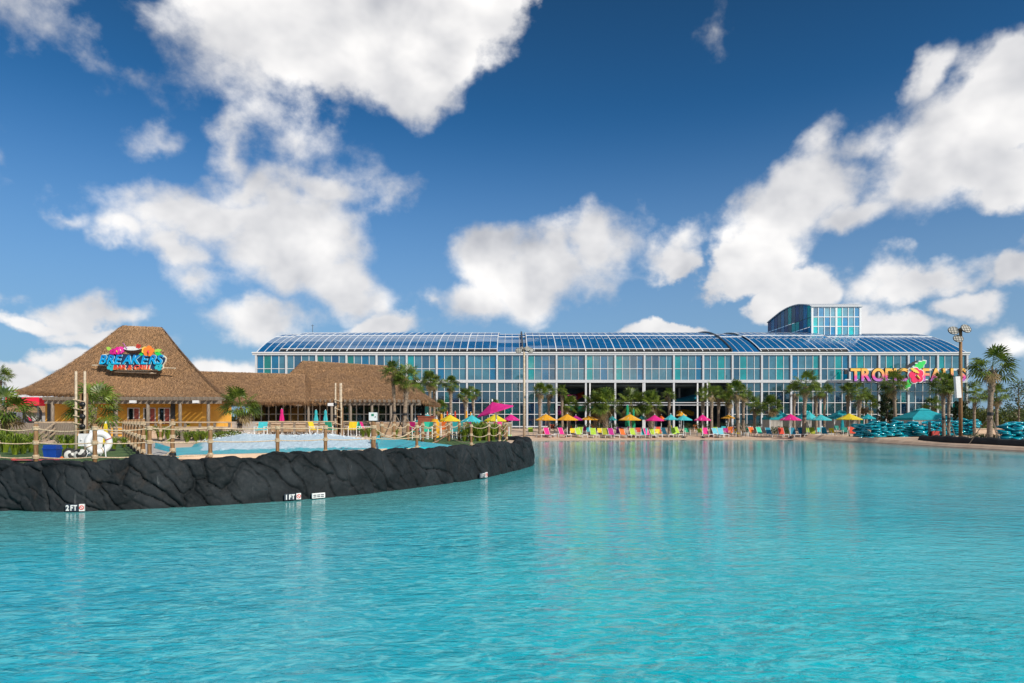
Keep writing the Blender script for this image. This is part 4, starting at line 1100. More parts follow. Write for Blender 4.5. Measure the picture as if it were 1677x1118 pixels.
# (x, base y or None, trunk top y, crown centre y, crown radius, distance, trunk px, lean px, kind, brace, label)
PALMS = [
 (0, None, 622, 610, 17, 62, 6, 0, 0, 0, 'tall thin palm rising at the left edge above the red and white tent'),
 (6, 724, 676, 657, 37, 30, 12, 2, 0, 0, 'broad low palm at the far left edge beside the white truck'),
 (152, 716, 672, 655, 37, 31, 11, 0, 0, 1, 'bushy palm behind the tall pole rack in front of the ochre wall'),
 (392, 712, 672, 650, 29, 37, 10, 1, 0, 1, 'bushy palm in front of the link roof between the two thatched roofs'),
 (564, None, 647, 632, 16, 60, 6, 0, 0, 0, 'palm just right of the three-pole rack in front of the long thatch'),
 (613, None, 646, 629, 17, 60, 6, 0, 0, 0, 'palm behind the white control box in front of the long thatch'),
 (646.5, 716, 620, 597, 20, 43, 6, -3, 0, 1, 'tall slender palm, left one of the pair before the right end of the thatch'),
 (662, 715, 627, 607, 22, 43, 9, 5, 0, 1, 'tall thick leaning palm, right one of the pair before the right end of the thatch'),
 (679, None, 646, 632, 15, 60, 6, 1, 0, 0, 'shorter palm overlapping the right tip of the thatch roof'),
 (704, None, 629, 616, 15, 66, 5.5, 0, 0, 0, 'left palm of the close pair right of the thatched pavilion'),
 (711, None, 632, 621, 14, 68, 5.5, 0, 0, 0, 'right palm of the close pair right of the thatched pavilion'),
 (720, None, 674, 660, 13, 72, 5, 0, 1, 0, 'short bushy palm behind the yellow umbrella right of the pavilion'),
 (738, None, 633, 622, 14, 67, 6, 0, 0, 0, 'single palm above the yellow umbrella nearest the pavilion'),
 (763, None, 651, 640, 12, 68, 7, -1, 0, 0, 'left palm above the teal umbrella beside the big tilted magenta one'),
 (776, None, 649, 636, 12, 70, 5, -2, 0, 0, 'right palm above the teal umbrella beside the big tilted magenta one'),
 (812, None, 668, 660, 12, 72, 5, 0, 0, 0, 'palm whose top shows behind the big tilted magenta umbrella'),
 (884, None, 645, 633, 12, 84, 6.5, 0, 0, 0, 'first palm right of the slim light pole in the middle'),
 (899, None, 646, 634, 11, 86, 5.5, 0, 0, 0, 'second palm right of the slim light pole in the middle'),
 (921, None, 646, 633, 11, 84, 5, -1, 0, 0, 'thin palm at the left edge of the open bays of the hall'),
 (932, None, 672, 654, 16, 85, 6, 0, 1, 0, 'shaggy short palm above the second yellow beach umbrella'),
 (975, None, 668, 650, 20, 84, 6.5, 0, 1, 0, 'shaggy palm left of the largest one before the open bays'),
 (992, None, 670, 646, 24, 82, 9, 0, 1, 0, 'largest shaggy palm before the open bays of the hall'),
 (1033, None, 668, 645, 22, 83, 7, 0, 1, 0, 'shaggy palm with closed green umbrellas beside its trunk'),
 (1066, None, 670, 649, 21, 82, 9, 0, 1, 0, 'shaggy palm directly above the magenta beach umbrella'),
 (1096, None, 650, 640, 11, 84, 5, 0, 0, 0, 'thin palm above the left of the two teal umbrellas'),
 (1151, None, 652, 640, 11, 84, 6, 0, 0, 0, 'thin palm above the magenta umbrella right of the teal pair'),
 (1165.5, None, 648, 632, 14, 80, 6, 0, 0, 0, 'tallest palm left of the lone small yellow umbrella'),
 (1177, None, 652, 637, 13, 85, 5.5, 0, 0, 0, 'palm half hidden just behind the small yellow umbrella'),
 (1194, None, 660, 645, 13, 86, 5, 0, 0, 0, 'dark palm behind the trunk of the leaning one'),
 (1209, None, 646, 631, 16, 80, 7, -4, 0, 1, 'tall leaning palm right of the small yellow umbrella'),
 (1217.5, None, 648, 635, 14, 82, 6, 0, 0, 1, 'palm close on the right of the tall leaning one'),
 (1236, None, 671, 656, 16, 86, 6, 0, 0, 0, 'left of two dark short palms before the plain glass left of the cabanas'),
 (1264, None, 671, 656, 16, 87, 6, 0, 0, 0, 'right of two dark short palms before the plain glass left of the cabanas'),
 (1300.5, None, 645, 632, 14, 82, 6, 0, 0, 0, 'palm just right of the first cabana behind the magenta umbrella'),
 (1317, None, 634, 617, 20, 78, 7.5, 3, 0, 1, 'tallest palm between the cabanas with feathery top'),
 (1337, None, 648, 635, 13, 84, 6, -1, 0, 0, 'palm above the teal umbrella between the cabanas'),
 (1350, None, 644, 633, 13, 86, 5, 1, 0, 0, 'palm just right of the one above the teal umbrella between the cabanas'),
 (1389, None, 648, 632, 13, 86, 6, 0, 0, 0, 'palm under the first letter of the large sign'),
 (1406.5, None, 650, 630, 15, 82, 7, 2, 0, 0, 'palm with rough trunk under the second letter of the large sign'),
 (1419, None, 668, 651, 17, 87, 6, 0, 0, 0, 'short bushy palm right of the rough trunk under the large sign'),
 (1467, None, 633, 618, 21, 82, 7, -4, 0, 0, 'leaning palm whose crown covers the middle of the large sign'),
 (1528, None, 668, 654, 14, 87, 5, 0, 0, 0, 'low dark palm behind the rightmost cabana'),
 (1546, None, 638, 618, 20, 66, 6.5, -2, 0, 1, 'left trunk of the twin palms covering the end of the large sign'),
 (1554, None, 638, 622, 17, 67, 6, 1, 0, 1, 'right trunk of the twin palms covering the end of the large sign'),
 (1596, None, 652, 632, 19, 72, 6, 0, 0, 0, 'palm standing right of the tall light pole with three lamps'),
 (1621, None, 606, 588, 32, 57, 11, 5, 0, 1, 'largest palm near the right edge with a thick pale trunk'),
 (1633, None, 652, 637, 18, 74, 6, 0, 0, 0, 'small palm behind the thick trunk near the right edge'),
]
zr_plant = lambda x, D: zdeck(x, D)
for (px, pyb, pyt, pyc, r, D, tw, ln, kind, br, lb) in PALMS:
    make_palm(px, pyb, pyt, pyc, r, D, 0, tw, lb, kind, True, bool(br), 'palms round the pool', ln)

# ------------------------------------------------------------------ leafy trees and hedges
def leaf_cloud(g, centres, n, size, rg):
    for i in range(n):
        c, r = centres[rg.randrange(len(centres))]
        u = Vector((rg.gauss(0, 1), rg.gauss(0, 1), rg.gauss(0, 1))).normalized()*(rg.random()**.4)
        p = Vector(c)+Vector((u.x*r[0], u.y*r[1], u.z*r[2]))
        a = Vector((rg.gauss(0, 1), rg.gauss(0, 1), rg.gauss(0, 1))).normalized(); b = a.orthogonal().normalized(); s = size*rg.uniform(.6, 1.4)
        c2 = a.cross(b)
        g.add([tuple(p-b*s), tuple(p-c2*s*.5), tuple(p+b*s), tuple(p+c2*s*.5)], [(0, 1, 2, 3)])
def leafy_tree(px, pyt, wpx, D, label, n=1800, seed=1, size=.12, m_='leaf_dark', sparse=False):
    rg = random.Random(seed); x = PX(px, D); z0 = zdeck(min(x, 56), D); Ht = PZ(pyt, D)-z0; W_ = wpx*D/F
    o = thing('leafy_tree', label, 'tree', (x, D, z0))
    g = MB(); g.tube([(0, 0, 0), (.05, 0, Ht*.4), (0, .05, Ht*.92)], [.13, .09, .02], 7); cs = []
    for i in range(22 if sparse else 16):
        t = .22+.75*i/(22 if sparse else 16); a = i*2.4; l = W_*(1-abs(t-.45)*1.1)*rg.uniform(.6, 1)
        e = Vector((cos(a)*l, sin(a)*l, Ht*t+l*.4)); g.tube([(0, 0, Ht*t*.85), tuple(e)], [.035, .012], 5)
        cs.append((e, (W_*.30, W_*.30, Ht*.07))); cs.append((e*.6+Vector((0, 0, Ht*t*.36)), (W_*.28, W_*.28, Ht*.07)))
    g.build('trunk', M['trunk'], o); g = MB(); leaf_cloud(g, cs, n, size, rg); g.build('crown', M[m_], o); return o
leafy_tree(1453, 640, 17, 84, 'dark leafy tree under the letter C of the large sign', 2600, 3, .13)
leafy_tree(1668, 622, 26, 78, 'open grey-green tree at the right edge behind the tube stacks', 1500, 5, .10, 'leaf', True)
leafy_tree(1592, 668, 16, 88, 'low leafy tree behind the palm right of the tall light pole', 1500, 6, .13)
leafy_tree(1572, 655, 15, 84, 'dark leafy tree directly behind the tall light pole', 1800, 8, .13)
def hedge(name, label, x0, x1, y, z0, h, d, n, seed, m_='leaf', size=.09, cat='hedge'):
    rg = random.Random(seed); cs = []; k = int((x1-x0)/.8)+1
    for i in range(k): cs.append((((x0+(x1-x0)*(i+.5)/k)-(x0+x1)/2, rg.uniform(-.2, .2)*d, h*.5*rg.uniform(.75, 1.1)), ((x1-x0)/k*.9, d*.5, h*.5*rg.uniform(.9, 1.1))))
    g = MB(); leaf_cloud(g, cs, n, size, rg); o = g.build(name, M[m_], None, loc=((x0+x1)/2, y, z0)); return tag(o, label, cat)
hedge('hedge', 'long green hedge behind the largest palm at the right edge', PX(1578, 82), 68, 82, 1.0, 2.7, 2.2, 9000, 3, 'hedge', .11)
hedge('hedge', 'dark tall hedge beyond the right end of the glass hall', PX(1585, 96), 90, 96, 1.0, 3.6, 3, 5000, 4, 'leaf_dark', .16)
hedge('hedge', 'low dark hedge before the open bays of the hall', PX(905, 90), PX(1010, 90), 90, .8, 1.0, .9, 3500, 5, 'leaf_dark', .07)
hedge('hedge', 'low dark hedge under the palms left of the cabanas', PX(1120, 92), PX(1250, 92), 92, .8, 1.1, .9, 3500, 6, 'leaf_dark', .07)
hedge('hedge', 'olive green shrub bed in front of the left cabana', PX(1262, 82), PX(1296, 82), 82, .5, 1.0, .8, 1800, 7, 'leaf', .06)
hedge('hedge', 'shrub bed between the ochre bar terrace and the wave basin', PX(290, 36), PX(390, 36), 36, ZP, .55, .9, 2600, 8, 'leaf', .05)
hedge('hedge', 'dark shrubs seen through the gap right of the bar', PX(348, 57), PX(420, 57), 57, ZP, 1.7, 1.5, 2000, 9, 'leaf', .08)
# unseen trees added behind the viewpoint to darken the glass; woodland beyond the hall
def belt(x0, x1, y, h, n, seed, name, nm='woodland'):
    rg = random.Random(seed); g = MB(); cs = []
    for i in range(int((x1-x0)/6)): cs.append(((x0+i*6+rg.uniform(-2, 2), y+rg.uniform(-6, 6), h*.42*rg.uniform(.8, 1.1)), (4.5, 4, h*.5*rg.uniform(.7, 1.15))))
    leaf_cloud(g, cs, n, 1.1, rg); o = g.build(nm, M['leaf_dark']); o['kind'] = 'stuff'; o['label'] = name; return o
belt(-160, 220, -95, 13, 12000, 1, 'unseen woodland belt added behind the viewpoint to darken the glass')
belt(70, 420, 210, 6, 5000, 2, 'far woodland right of the glass hall')
belt(-420, -60, 230, 5, 5000, 3, 'far woodland left behind the bar')

# ------------------------------------------------------------------ strap-leaved plants
def strap_mesh(seed, n=60, h=.55):
    rg = random.Random(seed); g = MB()
    for i in range(n):
        a = rg.uniform(0, 2*pi); l = h*rg.uniform(.7, 1.3); sp = rg.uniform(.15, .75); w = .016
        b0_ = Vector((cos(a)*.07*rg.random(), sin(a)*.07*rg.random(), 0)); d = Vector((cos(a), sin(a), 0)); s_ = Vector((-sin(a), cos(a), 0))*w
        p = [b0_, b0_+d*l*sp*.35+Vector((0, 0, l*.62)), b0_+d*l*sp*.85+Vector((0, 0, l*.82)), b0_+d*l*sp*1.25+Vector((0, 0, l*.66))]
        ws = [.7, 1, .8, .05]; vs = []
        for q, k in zip(p, ws): vs += [tuple(q-s_*k), tuple(q+s_*k)]
        g.add(vs, [(0, 1, 3, 2), (2, 3, 5, 4), (4, 5, 7, 6)])
    return g.mesh('strap_plant', M['strap'])
straps = [strap_mesh(i) for i in range(3)]
PL = [(8, 741, 21, 1.3), (24, 744, 19.5, 1.1), (38, 742, 20, 1.0), (52, 739, 21, 1.1), (104, 741, 21, 1.0), (116, 738, 23, .9), (128, 737, 24, .8), (138, 714, 34, 1.3), (186, 738, 23, .8), (203, 736, 25, .7),
      (240, 722, 33, 1.3), (262, 720, 33, 1.3), (276, 720, 33, 1.2), (306, 726, 30, .9), (322, 726, 30, 1.0), (336, 725, 30, 1.0), (350, 724, 31, .8), (366, 722, 32, .9), (384, 718, 34, .8),
      (594, 712, 42, 1.0), (604, 713, 42, 1.0), (622, 716, 38, .9), (648, 716, 40, .9), (674, 714, 42, .9), (772, 722, 33, 1.6), (784, 722, 33, 1.7), (795, 721, 34, 1.5), (807, 720, 34, 1.6), (818, 719, 35, 1.4), (760, 722, 33, 1.2)]
wc = {}; PL.sort()
for i, (px, py, D, s) in enumerate(PL):
    where = 'in the bed at the far left' if px < 90 else 'around the life ring' if px < 210 else 'in the bed before the bar terrace' if px < 400 else 'beside the wave basin' if px < 700 else 'under the tilted magenta umbrella'
    o = obj('strap_plant', straps[i % 3], None, (PX(px, D), D, ZP)); o.scale = (s, s, s); o.rotation_euler = (0, 0, i)
    tag(o, ordn(wc.setdefault(where, []).__len__()+1)+' from the left of the yellow-green strap-leaved plants %s' % where, 'plant', 'strap-leaved plants %s' % where); wc[where].append(1)

# ------------------------------------------------------------------ umbrellas
def canopy_mesh(colr, r, h, n=8):
    g = MB(); vs = [(0, 0, h)]; m_ = 4
    for j in range(1, m_+1):
        t = j/m_
        for k in range(n*2):
            a = 2*pi*k/(n*2)+pi/n/2; rr_ = r*t*(1 if k % 2 == 0 else .955); z = h*(1-t)**1.08-(0 if k % 2 == 0 else .02*t)
            vs.append((rr_*cos(a), rr_*sin(a), z))
    N = n*2
    for k in range(N):
        a = 2*pi*k/N+pi/n/2; rr_ = r*(1 if k % 2 == 0 else .955); vs.append((rr_*cos(a), rr_*sin(a), -.09))
    fs = [(0, 1+k, 1+(k+1) % N) for k in range(N)]
    for j in range(m_): fs += [(1+j*N+k, 1+(j+1)*N+k, 1+(j+1)*N+(k+1) % N, 1+j*N+(k+1) % N) for k in range(N)]
    g.add(vs, fs); return g.mesh('canopy', SUNF[colr])
ump = {}
def umbrella(px, pyt, pye, hw, colr, D, label, group='open umbrellas', tilt=0, tall=None):
    x = PX(px, D); zg = ZP if (x < -.5 and D < 71) else zdeck(x, D)
    o = thing('patio_umbrella', label, 'umbrella', (x, D, zg), 0, group)
    r = hw*D/F; zt = PZ(pyt, D)-zg; ze = PZ(pye, D)-zg
    key = (colr, round(r, 1), round(zt-ze, 1))
    if key not in ump: ump[key] = canopy_mesh(colr, r, zt-ze)
    c = obj('canopy', ump[key], o, (0, 0, ze)); c.rotation_euler = (0, tilt, random.uniform(0, .78))
    g = MB(); g.tube([(0, 0, 0), (0, 0, zt-.02)], .032, 8); g.build('pole', M['white'], o)
    g = MB(); g.lathe([(.0, 0), (.05, .02), (.045, .10), (.0, .14)], 8); g.build('finial', M['white'], o, loc=(0, 0, zt-.01))
    g = MB(); g.lathe([(.28, 0), (.28, .06), (.06, .09), (.05, .25)], 14); g.build('base', M['dark'], o)
    g = MB()
    for k in range(8):
        a = 2*pi*k/8+pi/8; g.tube([(0, 0, zt-.10), (r*.93*cos(a), r*.93*sin(a), ze+.02)], .012, 4)
    rb = g.build('ribs', M['white'], o); rb['kind'] = 'stuff'
    return o
def closed_umbrella(px, pyt, pyb, colr, D, label, wpx=7, group='closed umbrellas', grd=None):
    x = PX(px, D); zg = (ZP if (x < -.5 and D < 71) else zdeck(x, D)) if grd is None else grd
    o = thing('closed_umbrella', label, 'umbrella', (x, D, zg), 0, group)
    zt = PZ(pyt, D)-zg; zb_ = PZ(pyb, D)-zg; w = wpx*D/F/2
    g = MB(); n = 16; prof = [(0.04, 1), (.42, .94), (.60, .75), (.50, .66), (.85, .35), (1, .12), (.92, 0)]
    vs = [];
    for r_, t in prof:
        for k in range(n): q = w*r_*(1 if k % 2 else .72); vs.append((q*cos(2*pi*k/n), q*sin(2*pi*k/n), zb_+(zt-zb_)*t))
    g.add(vs, [(i*n+k, i*n+(k+1) % n, (i+1)*n+(k+1) % n, (i+1)*n+k) for i in range(len(prof)-1) for k in range(n)]); g.build('canopy', SUNF[colr], o)
    g = MB(); g.tube([(0, 0, 0), (0, 0, zt+.04)], .022, 8); g.build('pole', M['white'], o)
    g = MB(); g.lathe([(.28, 0), (.28, .06), (.06, .09), (.05, .25)], 14); g.build('base', M['dark'], o); return o
UM = [(593, 668, 678, 17, 'pink', 58, 'magenta umbrella left of the white control box before the pavilion'),
 (653, 673, 681, 9, 'cyan', 56, 'small teal umbrella seen between the tall palm pair'),
 (642, 678, 683, 9, 'teal', 58, 'dark teal umbrella just left of the tall palm pair'),
 (700, 678, 689.5, 21, 'cyan', 54, 'teal umbrella right of the leaning palm, first of the terrace row'),
 (737, 678.5, 688, 18, 'yellow', 56, 'yellow umbrella between the two teal ones on the terrace'),
 (772.5, 679, 690, 19, 'cyan', 55, 'teal umbrella partly below the big tilted magenta one'),
 (811, 677.5, 688, 19, 'yellow', 56, 'yellow umbrella directly under the big tilted magenta one'),
 (837, 678, 687, 15, 'pink', 60, 'magenta umbrella just left of the middle light pole'),
 (894, 677.5, 687, 18, 'golden', 78, 'leftmost yellow umbrella on the beach right of the middle light pole'),
 (929, 677.5, 687, 18, 'golden', 78, 'second yellow umbrella on the beach right of the middle light pole'),
 (943, 680, 687, 13, 'magenta', 82, 'magenta umbrella half hidden behind the second yellow one'),
 (965, 680.5, 686.5, 15, 'golden', 82, 'third yellow umbrella on the beach, slightly behind the row'),
 (981.5, 678, 685.5, 9, 'orange', 84, 'orange umbrella at the right shoulder of the third yellow one'),
 (1001.5, 680, 687, 9, 'cyan', 83, 'small bright teal umbrella beside the large shaggy palm'),
 (1031.5, 677, 687, 18, 'golden', 78, 'yellow umbrella in front of the closed green ones'),
 (1052, 679, 686, 9, 'cyan', 84, 'small teal umbrella between a yellow and a magenta one'),
 (1072, 679, 688, 15.5, 'pink', 78, 'magenta umbrella right of the yellow one with closed green neighbours'),
 (1083, 679.5, 687, 8, 'orange', 82, 'orange umbrella peeking out behind the magenta one'),
 (1098.5, 678, 686.5, 12, 'cyan', 79, 'left teal umbrella of the teal pair in mid beach'),
 (1119.5, 679, 687, 14, 'cyan', 78, 'right teal umbrella of the teal pair in mid beach'),
 (1116, 675, 680, 9, 'golden', 92, 'small yellow umbrella far behind the teal pair'),
 (1150.5, 678.5, 687.5, 14, 'pink', 78, 'magenta umbrella right of the teal pair'),
 (1192.5, 679, 684, 11, 'golden', 84, 'small flat yellow umbrella among the leaning palms'),
 (1294.6, 677.5, 687, 17, 'pink', 77, 'magenta umbrella before the first cabana'),
 (1326, 674, 685, 13, 'cyan', 82, 'teal umbrella behind the tallest palm between the cabanas'),
 (1344.5, 678.5, 687, 17, 'cyan', 77, 'bright teal umbrella between the tall palm and the yellow umbrella'),
 (1391, 676.5, 686, 20, 'yellow', 76, 'yellow umbrella left of the tube stacks'),
 (1421, 677.5, 685, 12, 'teal', 82, 'dark teal umbrella behind the tube stacks'),]
for u_ in UM: umbrella(*u_)
CU = [(461.5, 669, 690.5, 'pink', 50, 'closed magenta umbrella before the dark pavilion windows', 8), (517.5, 671, 693, 'cyan', 50, 'left closed teal umbrella of the pair before the pavilion', 8), (533, 671, 693, 'cyan', 50, 'right closed teal umbrella of the pair before the pavilion', 8),
 (603, 670, 691, 'cyan', 56, 'closed teal umbrella behind the magenta one by the control box', 8), (674.5, 674, 690, 'cyan', 58, 'closed teal umbrella between the leaning palm and the thatch tip', 5),
 (723, 677, 697, 'golden', 60, 'closed golden umbrella below the yellow terrace umbrella', 7), (732.5, 673, 692, 'red', 64, 'left closed red umbrella behind the yellow terrace umbrella', 5), (745.5, 673, 692, 'red', 64, 'right closed red umbrella behind the yellow terrace umbrella', 5),
 (764, 672, 690, 'golden', 64, 'left closed yellow umbrella behind the teal terrace umbrella', 5), (771, 674, 690, 'golden', 66, 'right closed yellow umbrella behind the teal terrace umbrella', 4),
 (799, 684, 700, 'golden', 60, 'closed yellow umbrella left of the tilted magenta umbrella mast', 6),
 (1027.5, 662, 698, 'green', 80, 'left closed green umbrella beside the shaggy palm trunk', 8), (1037.5, 669, 700, 'green', 79, 'right closed green umbrella beside the shaggy palm trunk', 6),
 (1379.5, 680, 704, 'teal', 83, 'closed teal umbrella below the yellow umbrella by the tube stacks', 6),
 (1323, 678, 700, 'cabana', 80, '', 0)]
for c in CU:
    if c[3] == 'cabana': continue
    closed_umbrella(c[0], c[1], c[2], c[3], c[4], c[5], c[6])
closed_umbrella(173, 692, 727, 'yellow', 22, 'closed bright yellow umbrella behind the white life ring', 10)
# the big tilted umbrella
D = 44; o = thing('tilted_umbrella', 'large tilted magenta umbrella leaning over the terrace on a slanting mast', 'umbrella', (PX(815, D), D, ZP))
g = MB(); a = Vector((PX(811, D)-PX(815, D), 0, PZ(672, D)-ZP)); g.tube([(0, 0, 0), tuple(a+Vector((0, 0, .3)))], .04, 8); g.build('mast', M['white'], o)
me = canopy_mesh('pink', 32*D/F, 15*D/F, 8); c = obj('canopy', me, o, (PX(810.5, D)-PX(815, D), 0, PZ(672.5, D)-ZP)); c.rotation_euler = (R(-4), R(-17), .35)
g = MB(); g.lathe([(.0, 0), (.05, .02), (.045, .14), (.0, .18)], 8); g.build('finial', M['white'], o, loc=(PX(806, D)-PX(815, D), 0, PZ(657.5, D)-ZP))
g = MB(); g.lathe([(.4, 0), (.4, .1), (.1, .14), (.08, .3)], 14); g.build('base', M['dark'], o)
# ------------------------------------------------------------------ loungers and chairs
frame_mb = MB()
def lounge(colr):
    o = thing('sun_lounger', '', 'lounger'); w = .33
    g = MB(); g.add([(-w+.03, -.95, .33), (w-.03, -.95, .33), (w-.03, .28, .36), (-w+.03, .28, .36), (-w+.03, -.95, .30), (w-.03, -.95, .30), (w-.03, .28, .33), (-w+.03, .28, .33)], [(0, 1, 2, 3), (7, 6, 5, 4), (0, 4, 5, 1), (1, 5, 6, 2), (2, 6, 7, 3), (3, 7, 4, 0)])
    g.build('seat', FAB[colr], o)
    g = MB(); y0, z0, y1, z1 = .28, .36, .66, 1.08
    g.add([(-w+.02, y0, z0), (w-.02, y0, z0), (w-.02, y1, z1), (-w+.02, y1, z1), (-w+.02, y0+.03, z0), (w-.02, y0+.03, z0), (w-.02, y1+.03, z1), (-w+.02, y1+.03, z1)], [(0, 1, 2, 3), (7, 6, 5, 4), (0, 4, 5, 1), (1, 5, 6, 2), (2, 6, 7, 3), (3, 7, 4, 0)])
    g.build('backrest', FAB[colr], o)
    g = MB(); 
    for s in (-w, w): g.box(s-.02, s+.02, -1.0, .45, .30, .35); g.tube([(s, .28, .35), (s, .68, 1.10)], .018, 6)
    g.box(-w, w, -1.0, -.96, .301, .351); g.build('frame', M['white'], o)
    lm = MB().box(-.022, .022, -.022, .022, 0, .30).mesh('leg', M['white'])
    for s in (-w, w):
        for y in (-.90, .36): obj('leg', lm, o, (s, y, 0))
    return o
def chair(colr):
    o = thing('deck_chair', '', 'chair'); w = .30
    g = MB(); g.box(-w+.02, w-.02, -.28, .26, .40, .44); g.build('seat', FAB[colr], o)
    g = MB(); g.add([(-w+.02, .26, .44), (w-.02, .26, .44), (w-.02, .42, .92), (-w+.02, .42, .92), (-w+.02, .29, .44), (w-.02, .29, .44), (w-.02, .45, .92), (-w+.02, .45, .92)], [(0, 1, 2, 3), (7, 6, 5, 4), (0, 4, 5, 1), (1, 5, 6, 2), (2, 6, 7, 3), (3, 7, 4, 0)]); g.build('backrest', FAB[colr], o)
    lm = MB().box(-.02, .02, -.02, .02, 0, .60).mesh('leg', M['white'])
    for s in (-w, w):
        for y in (-.28, .30): obj('leg', lm, o, (s, y, 0))
        am = MB(); am.box(s-.025, s+.025, -.30, .36, .602, .63); am.build('armrest', M['white'], o)
    return o
LPro, CPro = {}, {}
count = {}
C1 = [(869,'lime','c',0,80),(890,'orange','l',35,77),(899,'pink','l',-30,76.5),(918,'pale blue','c',10,84),(923,'pink','l',-35,77),(933,'orange','c',0,86),(938,'yellow','c',0,79),(950.5,'lime','l',-30,77),(958,'magenta','c',0,84),(964.6,'teal','c',0,82),(973,'lime','l',-8,77),(982.7,'yellow','c',0,80),(992.5,'olive','l',-8,77),(1003.7,'magenta','l',-20,77),(1013.5,'purple','l',10,80),(1022.7,'orange','l',-25,77.5),(1039,'lime','l',-20,77.5),(1046,'red','c',0,82),(1054,'cyan','l',20,77.5),(1062.5,'pink','l',-25,77.5),(1072.6,'lime','l',-30,78),(1078.5,'yellow','c',-10,79),(1082.5,'red','l',-20,81),(1091,'pale blue','l',-25,79),(1106.6,'lime','l',-25,79),(1112.5,'lime','l',-30,81),(1125.6,'green','c',0,82),(1146,'lime','c',10,81),(1158.4,'pink','l',-12,79.5),(1169.6,'lime','l',20,81),(1174.8,'pale blue','l',-20,79),(1183,'pale blue','l',-10,79.5),(1186.5,'teal','c',0,87),(1190,'magenta','c',0,82),(1195,'orange','l',25,82),(1199,'pink','c',10,85),(1208.5,'yellow','c',0,80),(1228,'green','c',0,81),(1234.5,'orange','l',-15,80.5),(1247.5,'mint','l',-20,80),(1262,'blue','l',-10,79),(1281.7,'red','l',0,78.5),(1300.6,'blue','l',0,78),(1315,'blue','l',-8,78),(1325.3,'lime','c',10,80),(1333.4,'olive','l',0,77.5),(1344.5,'cyan','c',0,80),(1352.8,'blue','l',-5,77.5),(1364,'yellow','c',0,78),(1372,'dark green','c',0,84),(1384.5,'dark green','c',10,79),(1398,'red','l',0,76.5),(1418.5,'cyan','l',0,75),
      (822,'orange','l',30,60),(834,'lime','c',0,68),(905,'red','c',0,90),(948,'lime','l',20,79),(972,'orange','c',0,90),(1030,'magenta','c',20,88),(1098,'yellow','c',0,90),(1140,'orange','c',0,92)]
C1.sort(key=lambda c: c[0])
allc = {}
for px, cl, k, rz, D in C1: allc.setdefault((cl, k), []).append(px)
for px, cl, k, rz, D in C1:
    P_ = LPro if k == 'l' else CPro
    i = allc[(cl, k)].index(px)+1; n_ = len(allc[(cl, k)])
    nm = 'sun lounger' if k == 'l' else 'deck chair'
    near = min(UM, key=lambda u_: abs(u_[0]-px)+abs(u_[5]-D)*.2); 
    lb = ('only ' if n_ == 1 else ordn(i)+' from the left of the ')+'%s %s%s on white legs along the beach' % (cl, nm, '' if n_ == 1 else 's')
    x = PX(px, D); z = ZP if (x < -.5 and D < 71) else zdeck(x, D)
    if cl not in P_: o = (lounge if k == 'l' else chair)(cl); P_[cl] = o
    else: o = dup(P_[cl])
    o.location = (x, D, z+.01); o.rotation_euler = (0, 0, R(-rz)); o['label'] = lb; o['group'] = 'loungers along the beach' if k == 'l' else 'deck chairs along the beach'
# terrace chairs and tables
T1 = [(427, 'cyan', 42), (518, 'yellow', 44), (545, 'mint', 44), (573, 'yellow', 44), (579, 'mint', 45), (587, 'mint', 45), (602, 'pink', 44), (678, 'pink', 42), (688, 'mint', 36), (695, 'mint', 37), (712, 'yellow', 42), (745, 'mint', 38), (752, 'cyan', 36), (758, 'magenta', 40), (765, 'mint', 42), (822, 'pink', 40), (119, 'orange', 44), (730, 'orange', 46), (784, 'orange', 46), (776, 'cyan', 47)]
tc_ = {}
for t_ in T1: tc_.setdefault(t_[1], []).append(t_[0])
for v_ in tc_.values(): v_.sort()
for j, (px, cl, D) in enumerate(T1):
    o = dup(CPro[cl]) if cl in CPro else None
    if o is None: o = chair(cl); CPro[cl] = o
    o.location = (PX(px, D), D, ZP+.02); o.rotation_euler = (0, 0, j*1.3)
    i = tc_[cl].index(px)+1
    o['label'] = ('only ' if len(tc_[cl]) == 1 else ordn(i)+' from the left of the ')+'%s chair%s standing on the terraces behind the rope fence' % (cl, '' if len(tc_[cl]) == 1 else 's'); o['group'] = 'terrace chairs'
def table(px, D, label, m_):
    o = thing('side_table', label, 'table', (PX(px, D), D, ZP+.02 if px < 840 else zdeck(PX(px, D), D)+.01)); g = MB(); g.box(-.28, .28, -.28, .28, .42, .45); g.build('table_top', m_, o)
    lm = MB().box(-.02, .02, -.02, .02, 0, .42).mesh('leg', M['white'])
    for a in (-.25, .25):
        for b in (-.25, .25): obj('leg', lm, o, (a, b, 0))
table(1220.8, 80, 'small white side table between a yellow and a green chair', M['white']); table(911, 77, 'white side table right of the first pink lounger', M['white']); table(756, 37, 'white slatted table on the turf behind the rope fence', M['white'])
table(1171, 79, 'white side table beside the pale blue loungers', M['white']); table(691, 36.5, 'mint green low table behind the rope fence', FAB['mint'])
# towel bins / cupboards on the terrace
g = MB(); g.box(-.5, .5, -.3, .3, 0, 1.25); g.box(-.54, .54, -.34, .34, 1.252, 1.32); tag(g.build('service_cabinet', mat('rust_brown', (.25, .06, .03), .7), None, loc=(PX(698, 44), 44, ZP)), 'reddish brown cabinet behind the mint table on the terrace', 'cabinet')
g = MB(); g.lathe([(.26, 0), (.28, .9), (.20, 1.0), (.20, 1.1), (.0, 1.12)], 14); tag(g.build('waste_bin', FAB['golden'], None, loc=(PX(712, 40), 40, ZP)), 'yellow round bin beside the brown cabinet', 'bin')

